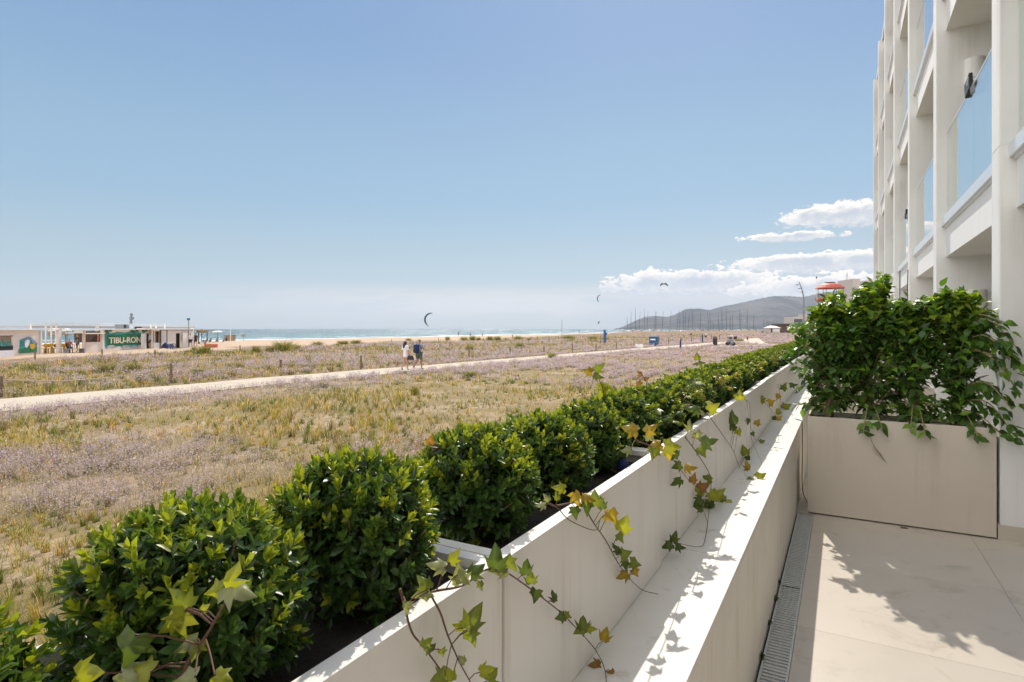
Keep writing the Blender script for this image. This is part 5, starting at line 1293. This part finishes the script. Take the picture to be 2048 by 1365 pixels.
# terrace furniture in the open part of the bar
def table(px, off, label):
    q, D_ = bp(px, off); g0 = gzf(q.x, q.y); t = thing('bar_table', label, 'table', (q.x, q.y, g0), 'tables in the open bar')
    c_ = Vector((q.x, q.y, g0)); MB().obox(c_ + Vector((0, 0, .74)), LD * .4, LN * .4, (0, 0, .025)).build('tabletop', M['brown'], t)
    for a in (-1, 1):
        for b_ in (-1, 1): MB().bar(c_ + LD * a * .33 + LN * b_ * .33, c_ + LD * a * .33 + LN * b_ * .33 + Vector((0, 0, .72)), .05).build('leg', M['brown'], t)
def chair(px, off, label, mt='yellow', turn=1):
    q, D_ = bp(px, off); g0 = gzf(q.x, q.y); t = thing('bar_chair', label, 'chair', (q.x, q.y, g0), 'chairs in the open bar')
    c_ = Vector((q.x, q.y, g0)); MB().obox(c_ + Vector((0, 0, .45)), LD * .22, LN * .22, (0, 0, .025)).build('seat', M[mt], t)
    MB().obox(c_ + Vector((0, 0, .72)) + LD * .21 * turn, LD * .02, LN * .2, (0, 0, .17)).build('backrest', M[mt], t)
    for a in (-1, 1):
        for b_ in (-1, 1): MB().bar(c_ + LD * a * .19 + LN * b_ * .19, c_ + LD * a * .19 + LN * b_ * .19 + Vector((0, 0, .44)), .04).build('leg', M[mt], t)
table(92, -1.5, 'dark table left in the open bar'); table(104, -1.2, 'dark table in the middle of the open bar'); table(128, -1.0, 'dark table right of the white column by the person in red')
for px, o_, lb in ((88, -1, 'yellow chair at the left end of the open bar'), (97, -.8, 'yellow chair between the two left tables'), (108, -.8, 'yellow chair right of the middle table'), (114, -.9, 'yellow chair next to the white column'), (123, -.6, 'yellow chair just right of the white column')): chair(px, o_, lb)
q, D_ = bp(138, -.3)
person(Vector((q.x, q.y, gzf(q.x, q.y) - .42)), .8, 'person in red top sitting at the open bar', dict(kneeL=(-.12, .42, .9), ankL=(-.12, .45, .5), toeL=(-.12, .58, .45), kneeR=(.12, .42, .9), ankR=(.12, .45, .5), toeR=(.12, .58, .45), elL=(-.26, .12, 1.15), wrL=(-.2, .35, 1.15), haL=(-.18, .43, 1.16), elR=(.26, .12, 1.15), wrR=(.2, .35, 1.15), haR=(.18, .43, 1.16)), dict(shirt='red', shorts='black', hem=.97, sleeve=.9), detail=False)
chair(138, -.35, 'chair under the person in red', 'brown', -1)
q, D_ = bp(197, -1.5); person(Vector((q.x, q.y, gzf(q.x, q.y))), 2.6, 'person in dark red standing behind the bar counter', {}, dict(shirt='redroof', shorts='black'), detail=False)
q, D_ = bp(155, -1.5); person(Vector((q.x, q.y, gzf(q.x, q.y))), 2.6, 'person in black behind the counter left opening', {}, dict(shirt='black', shorts='black'), detail=False)
q, D_ = bp(299, .6); person(Vector((q.x, q.y, gzf(q.x, q.y))), 2.6, 'person in grey standing at the open bar door', {}, dict(shirt='greycloth', shorts='black'), detail=False)
# swing bench frame
q, D_ = bp(148, 1.2); g0 = gzf(q.x, q.y); t = thing('metal_bench', 'dark slatted metal bench standing on the sand before the bar', 'bench', (q.x, q.y, g0)); c_ = Vector((q.x, q.y, g0))
MB().obox(c_ + Vector((0, 0, .42)), LD * 1.0, LN * .28, (0, 0, .02)).build('seat', M['greymetal'], t)
m_ = MB(); 
for k in range(7): m_.bar(c_ + LD * (-.2 + k * .2) - LN * .28 + Vector((0, 0, .44)), c_ + LD * (-.2 + k * .2) - LN * .34 + Vector((0, 0, 1.15)), .03)
m_.bar(c_ + LD * -.25 - LN * .34 + Vector((0, 0, 1.16)), c_ + LD * 1.05 - LN * .34 + Vector((0, 0, 1.16)), .04); m_.build('backrest', M['greymetal'], t)
for a in (-.9, .9): MB().obox(c_ + Vector((0, 0, .21)) + LD * a, LD * .03, LN * .26, (0, 0, .21)).build('leg', M['greymetal'], t)
# thatched parasols, straw hut, white parasols, loungers
def parasol(px, ytop, yrim, rpx, D, label, mt, cat, pole='brown', group=None, drop=.12):
    p = ongd(px, D); s_ = D / FPX; zt, zr_ = 2.35 + (658 - ytop) * s_, 2.35 + (658 - yrim) * s_
    t = thing('parasol', label, cat, p, group); c_ = Vector((p.x, p.y, 0))
    MB().lathe([(.04, zt), (rpx * s_ * .5, (zt + zr_) / 2 + .06), (rpx * s_, zr_), (rpx * s_ * .98, zr_ - drop), (rpx * s_ * .5, (zt + zr_) / 2 - .05), (.04, zt - .1)], c_, 14).build('canopy', M[mt], t)
    MB().tube([p, (p.x, p.y, zt - .05)], .05, 6).build('pole', M[pole], t)
parasol(403, 658, 664, 8, 95, 'straw beach parasol just right of the bar', 'thatch', 'parasol')
parasol(435, 661.5, 663.6, 10, 130, 'flat white beach parasol in front of the sea', 'white', 'parasol')
parasol(487, 667.5, 672, 4.2, 150, 'small straw parasol alone on the sand', 'thatch', 'parasol')
parasol(106, 656.5, 661, 8, 84, 'white tent canopy rising behind the open bar, left', 'white', 'parasol'); parasol(134, 656.5, 661, 8, 84, 'white tent canopy rising behind the open bar, right of the column', 'white', 'parasol')
parasol(101, 663, 670, 7, 78, 'straw parasol seen through the open bar, left', 'thatch', 'parasol'); parasol(131, 664, 669, 6, 80, 'straw parasol seen through the open bar behind the column', 'thatch', 'parasol')
def ppanel(m_, x0, x1, yt, yb, D, th=.1):
    a = atd(x0, yb, D); b = atd(x1, yb, D); z0, z1 = bz(yb, D), bz(yt, D); m_.prism([(a.x, a.y, z0), (b.x, b.y, z0), (b.x, b.y, z1), (a.x, a.y, z1)], FWD * th)
D = 88; p = ongd(400, D); t = thing('beach_shelter', 'open shelter with straw fringe at the right end of the bar', 'shelter', p)
m_ = MB(); ppanel(m_, 391, 416, 660.5, 662, D, 3); m_.build('roof', M['thatch'], t)
m_ = MB(); 
for k in range(24): ppanel(m_, 391.5 + k, 392.2 + k, 662, 664 + (k * 7 % 5) * .7, D, .05)
m_.build('fringe', M['thatch'], t)
for x in (395.5, 413): m_ = MB(); ppanel(m_, x, x + 1.6, 662, 684, D, .12); m_.build('post', M['brown'], t)
D = 110; p = ongd(458, D); t = thing('straw_hut', 'small brown cane hut standing on the open sand', 'hut', p)
m_ = MB(); ppanel(m_, 449, 464.5, 671.5, 686, D, 1.3); m_.build('wall', M['thatch'], t); m_ = MB(); ppanel(m_, 446, 465, 671, 672, D, 1.5); m_.build('roof', M['brown'], t); m_ = MB(); ppanel(m_, 451, 454, 673, 685, D - .05, .04); m_.build('door', M['black'], t)
def lounger(px, D, label):
    p = ongd(px, D); t = thing('sun_lounger', label, 'sun lounger', p, 'dark loungers on the sand by the bar')
    MB().obox(p + Vector((0, 0, .34)), RGT * .6, FWD * .3, (0, 0, .03)).build('seat', M['greymetal'], t)
    MB().obox(p + Vector((0, 0, .58)) + RGT * .72, RGT * .16 + Vector((0, 0, .25)), FWD * .3, (-.02, 0, .02)).build('backrest', M['greymetal'], t)
    for a in (-.5, .5): MB().obox(p + Vector((0, 0, .16)) + RGT * a, RGT * .03, FWD * .28, (0, 0, .16)).build('leg', M['greymetal'], t)
for px, D, lb in ((404, 93, 'dark sun lounger nearest the straw shelter'), (413, 95, 'dark sun lounger under the shelter edge'), (427, 98, 'dark sun lounger between shelter and cane hut'), (441, 100, 'dark sun lounger beside the cane hut')): lounger(px, D, lb)
p = ong(422, 695); t = thing('wooden_planks', 'low reddish boards lying on the sand right of the bar', 'boards', p); MB().obox(p + Vector((0, 0, .2)), RGT * .8, FWD * .12, (0, 0, .2)).build('board', M['redroof'], t)
for px, o_, lb, mt in ((381, .5, 'person in pale top standing at the right corner of the bar', 'whitecloth'), (391, -1.0, 'person in dark clothes beyond the right corner of the bar', 'black')):
    q, D_ = bp(px, o_); person(Vector((q.x, q.y, gzf(q.x, q.y))), 1.5, lb, stand, dict(shirt=mt, shorts='black'), detail=False)

# ------------------------------------------------------------------ ground plants
def blades(P, H, Wd, cols, lean, R):
    n = len(P); a = R.uniform(0, 6.283, n); sd = np.stack([np.cos(a), np.sin(a), np.zeros(n)], 1)
    b = R.uniform(0, 6.283, n); ln = np.stack([np.cos(b), np.sin(b), np.zeros(n)], 1) * (lean * H)[:, None]
    up = np.array([0, 0, 1.0])
    V = np.stack([P - sd * Wd[:, None] / 2, P + sd * Wd[:, None] / 2, P + ln * .35 + up * (H * .55)[:, None] + sd * Wd[:, None] * .38, P + ln * .35 + up * (H * .55)[:, None] - sd * Wd[:, None] * .38, P + ln + up * (H * np.sqrt(np.maximum(.1, 1 - lean ** 2 * .5)))[:, None]], 1)
    F = np.array([[0, 1, 2], [0, 2, 3], [3, 2, 4]])[None] + (np.arange(n) * 5)[:, None, None]
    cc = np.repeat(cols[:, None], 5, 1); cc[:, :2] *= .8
    return V.reshape(-1, 3), F.reshape(-1, 3), cc.reshape(-1, 3)
def px_of(x, y, z):
    d0 = x * FWD.x + y * FWD.y; r0 = x * RGT.x + y * RGT.y
    return 1024 + FPX * r0 / d0, 658 + FPX * (2.35 - z) / d0
def veg():
    R = np.random.default_rng(99)
    N = 560000
    D = 3.2 * (150 / 3.2) ** (R.uniform(0, 1, N) ** .92)
    k = R.uniform(-1.08, .72, N)
    x = FWD.x * D + RGT.x * D * k; y = FWD.y * D + RGT.y * D * k
    ok = (x < -1.25) & ~inpoly(x, y, main_poly) & ~inpoly(x, y, side_poly)
    e = x + (fbm(x * .09 + 7, y * .09, 31) - .5) * 16 + 9 * sstep(20, 60, y)
    ok &= e > -51
    x, y, D = x[ok], y[ok], D[ok]; n = len(x); z = gz(x, y)
    bigp = fbm(x * .22, y * .22, 51); mid = fbm(x * .9, y * .9, 52); fine = fbm(x * 4, y * 4, 53)
    beyond = x < -24.5
    px, py = px_of(x, y, z)
    # where the lavender grows
    lav = np.zeros(n)
    lav = np.maximum(lav, sstep(-15.5, -20.3, x + (bigp - .5) * 7) * (x > -23) * .85 * sstep(.30, .5, mid + .1))
    lav = np.maximum(lav, sstep(18, 34, y + (bigp - .5) * 26) * ~beyond * .95 * sstep(.44, .54, bigp * .5 + mid * .5))
    d2 = ((x + 10.6) / 3.0) ** 2 + ((y - 4.9) / 2.6) ** 2 + (mid - .5) * 2.5
    lav = np.maximum(lav, sstep(1.5, .5, d2) * .65)
    d3 = ((x + 6.8) / 1.3) ** 2 + ((y - 8.6) / 1.6) ** 2 + (mid - .5) * 2; lav = np.maximum(lav, sstep(1.2, .6, d3) * .4)
    lav = np.where(beyond, sstep(.47, .60, bigp * .55 + mid * .45) * .8, lav)
    grassy = sstep(.36, .58, bigp * .45 + mid * .55)
    dens = np.where(beyond, 1.0, np.clip(.14 + .95 * grassy + lav * .3, 0, 1)) * (.12 + .88 * sstep(.40, .53, fine))
    keep = R.uniform(0, 1, n) < dens
    x, y, z, D, lav, mid, bigp, beyond, fine, grassy = [q[keep] for q in (x, y, z, D, lav, mid, bigp, beyond, fine, grassy)]; n = len(x)
    isl = R.uniform(0, 1, n) < lav * .85
    sz = (D / 9) ** .42
    g = ~isl
    # plants stand in tufts: draw the blades together around the middle of each tuft
    cs = np.where(D < 11, .19, np.where(D < 24, .34, .8)) * np.where(isl, 1.9, 1.0)
    def h01(a, b, k):
        q = np.sin(a * 127.1 + b * 311.7 + k * 74.7) * 43758.5453; return q - np.floor(q)
    ci, cj = np.floor(x / cs), np.floor(y / cs)
    cx_, cy_ = (ci + .2 + .6 * h01(ci, cj, 1)) * cs, (cj + .2 + .6 * h01(ci, cj, 2)) * cs
    pull = np.where(isl, .45, .62) * (h01(ci, cj, 3) > .22)
    x = x + (cx_ - x) * pull; y = y + (cy_ - y) * pull; z = gz(x, y)
    th_ = .45 + 1.05 * h01(ci, cj, 4); tc_ = h01(ci, cj, 5)
    on = ~(inpoly(x, y, main_poly)); 
    x, y, z, D, lav, mid, bigp, beyond, fine, grassy, isl, g, sz, th_, tc_, ci, cj = [q[on] for q in (x, y, z, D, lav, mid, bigp, beyond, fine, grassy, isl, g, sz, th_, tc_, ci, cj)]
    P = np.stack([x, y, z - .01], 1)
    # grasses
    ng = g.sum(); tcg = tc_[g][:, None]; h = R.uniform(.05, .15, ng) * (.8 + .6 * mid[g]) * sz[g] ** .35 * np.where(beyond[g], 1.7, 1.0) * (1 + .6 * (bigp[g] > .56)) * th_[g]
    wd = .0058 * (D[g] / 7) ** .85 * R.uniform(.7, 1.5, ng)
    u = R.uniform(0, 1, ng)[:, None]; straw = np.array([.72, .55, .28]); oliv = np.array([.44, .36, .11]); grn = np.array([.26, .33, .06]); rust = np.array([.50, .34, .15])
    gm = (sstep(.45, .6, mid[g] * .6 + fine[g] * .4))[:, None]
    c = np.where(u < .42 - .2 * gm, straw, np.where(u < .82 - .25 * gm, oliv, np.where(u < .93, grn, rust)))
    c = c * R.uniform(.45, 1.35, (ng, 1)) * np.where(tcg < .30, [.42, .55, .38], np.where(tcg < .48, [1.15, 1.0, .85], np.where(tcg < .62, [.55, .50, .5], [1.0, 1.0, .95]))); c = np.where(beyond[g][:, None] & (u > .5), c * [.8, .9, .9], c)
    V1, F1, C1 = blades(P[g], h, wd, c, R.uniform(.1, 1.0, ng), R)
    o = mobj('grass', np_mesh('grass', V1, F1, M['grass'], C1)); tag(o, 'patchy dry and green grass over the sandy field', 'grass', None, 'stuff')
    # lavender: grey stalk and a spray of small pale purple flowers
    L = np.where(isl)[0]; nl = len(L); hl = R.uniform(.13, .30, nl) * np.where(beyond[L], 1.25, 1.0)
    ws = .0035 * (D[L] / 7) ** .8
    lean = R.uniform(.05, .6, nl)
    sc_ = R.uniform(.7, 1.3, (nl, 1)); V2, F2, C2 = blades(P[L], hl, ws, np.array([.26, .23, .15])[None] * sc_, lean, R)
    m = 7; cen = P[L][:, None, :] + np.stack([R.normal(0, 1, (nl, m)) * hl[:, None] * .38, R.normal(0, 1, (nl, m)) * hl[:, None] * .38, hl[:, None] * R.uniform(.45, 1.08, (nl, m))], 2)
    fs = (.0065 * (D[L] / 7) ** .80)[:, None] * R.uniform(.6, 1.5, (nl, m)); cen = cen.reshape(-1, 3); fs = fs.reshape(-1)
    q = len(cen); tri_ = R.normal(0, 1, (q, 3, 3)) * fs[:, None, None] * .9
    V3 = (cen[:, None, :] + tri_).reshape(-1, 3); F3 = np.arange(q * 3).reshape(-1, 3)
    pal = np.array([[.60, .48, .54], [.66, .55, .56], [.70, .60, .51], [.50, .39, .52], [.64, .55, .42]])
    cc = pal[R.integers(0, 5, q)] * R.uniform(.75, 1.25, (q, 1)); C3 = np.repeat(cc, 3, 0)
    V = np.concatenate([V2, V3]); F = np.concatenate([F2, F3 + len(V2)]); CC = np.concatenate([C2, C3])
    o = mobj('sea_lavender', np_mesh('sea_lavender', V, F, M['flower'], CC)); tag(o, 'pale purple sea lavender haze in drifts along the path', 'flowers', None, 'stuff')
    print('grass', ng, 'lav', nl)
veg()
def tuft_mesh(seed, n=420):
    R = np.random.default_rng(seed); r = np.abs(R.normal(0, .28, n)); a = R.uniform(0, 6.283, n)
    P = np.stack([r * np.cos(a), r * np.sin(a), np.full(n, -.03)], 1); H = R.uniform(.45, 1.0, n) * (1.05 - .5 * np.minimum(1, r)); 
    out = np.stack([np.cos(a), np.sin(a), 0 * a], 1)
    V, F, c = blades(P, H, np.full(n, .035), np.array([[.40, .35, .09], [.22, .25, .06], [.46, .36, .15], [.13, .17, .05]])[R.integers(0, 4, n)] * R.uniform(.7, 1.3, (n, 1)), R.uniform(.1, .55, n), R)
    Vr = V.reshape(n, 5, 3); Vr[:, 4] += out * (H * .35)[:, None]; Vr[:, 2:4] += (out * (H * .12)[:, None])[:, None]
    return np_mesh('grass_tuft', Vr.reshape(-1, 3), F, M['dune'], c)
tm = [tuft_mesh(s) for s in (3, 4, 5)]
tufts = [(409, 708, 16, 1.5, 'big yellow grass tuft at the right end of the bar'), (388, 706, 13, .8, 'thin upright tuft left of the big yellow one'), (376, 707, 7, 2.4, 'low grey-green mat before the bar door'), (512, 707, 15, 1.1, 'single brown tuft alone on the sand'), (565, 704, 21, 1.9, 'largest dark bushy tuft at the edge of the beach'), (540, 705, 11, 1.6, 'low dark tuft left of the largest one'), (592, 702, 12, 1.5, 'dark tuft right of the largest one'), (635, 693, 11, 1.9, 'brown tuft near the sea, left of a bare gap'), (686, 690, 8, 2.6, 'low tuft line right of the gap'), (712, 687, 7, 2.8, 'low brown tuft strip nearest the sea'), (672, 694, 6, 2.6, 'flat grey tuft behind the purple field'), (817, 683, 6, 1.8, 'tuft behind the heads of the two walkers'),
         (895, 682, 7, 1.3, 'round tuft below the first silhouette'), (928, 682, 8, 1.8, 'round tuft below the second silhouette'), (945, 681, 9, 1.5, 'tuft below the pair of silhouettes, taller'), (957, 681, 6, 1.4, 'small tuft right of the taller one'), (980, 681, 8, 1.6, 'tuft on the beach edge, left end of the row'), (995, 681, 9, 1.6, 'second tuft of the beach-edge row'), (1012, 681, 7, 1.5, 'third tuft of the beach-edge row'), (1036, 681, 9, 1.5, 'fourth tuft of the beach-edge row'), (1058, 681, 7, 1.4, 'last tuft of the beach-edge row'), (1137, 679, 8, 2.6, 'wide low tuft right of the bare pole'), (1100, 680, 5, 2.5, 'very low tuft left of the bare pole'), (1186, 674, 7, 2.6, 'wide brown tuft close behind the tiny kite'), (1210, 672, 7, 2.8, 'wide tuft behind the blue shower post'), (1040, 697, 12, 1.4, 'green bush among the lavender beyond the path'), (939, 703, 12, 1.4, 'grey-green leafy bush at a fence post'), (20, 712, 5, 2.0, 'low tuft at the foot of the left kiosk wall'), (350, 733, 13, 1.5, 'olive clump behind the nearest full fence post'), (265, 742, 16, 2.0, 'bright green clump in the dune field at left'), (215, 745, 18, 1.9, 'yellow-green clump left of the bright one'), (165, 770, 17, 1.6, 'olive clump near the rope at far left'), (470, 740, 14, 2.2, 'olive clump between the second and third posts'), (400, 752, 15, 1.9, 'dark clump under the sagging rope'), (60, 742, 14, 2.0, 'olive clump at the left edge of the dune field'), (1480, 678, 6, 2.4, 'green grass clump at the picnic table'), (645, 775, 13, 2.2, 'green clump on near side of path, left of the walkers'), (830, 790, 22, 1.0, 'tall olive clump in the near field below the walkers'), (1105, 716, 9, 2.2, 'bright green clump at the near edge of the path'), (940, 755, 12, 2.4, 'green clump in the purple field below the path')]
for i, (px, py, hpx, asp, lb) in enumerate(tufts):
    p = ong(px, py); D = (p - EYE).dot(FWD); h = hpx * D / FPX * (1.3 if py < 760 else 1.0)
    o = mobj('grass_tuft', tm[i % 3], None, p); o.scale = (h * asp * .75, h * asp * .75, h); o.rotation_euler.z = i * 1.3
    tag(o, lb, 'grass tuft', 'grass tufts on the dunes and in the field')

# ------------------------------------------------------------------ sea haze
hz = MB(); hz.box(-9600, 6600, -4100, 9600, -60, 520)
o = hz.build('haze', M['white']); o['kind'] = 'stuff'
hm = bpy.data.materials.new('haze'); hm.use_nodes = True; t = NT(hm.node_tree); t.n.clear()
ho = t.new('ShaderNodeOutputMaterial'); pv = t.new('ShaderNodeVolumePrincipled')
pv.inputs['Color'].default_value = (.74, .80, .92, 1); pv.inputs['Density'].default_value = 0.85e-4; pv.inputs['Anisotropy'].default_value = .2
t.l.new(pv.outputs[0], ho.inputs['Volume']); o.data.materials.clear(); o.data.materials.append(hm)
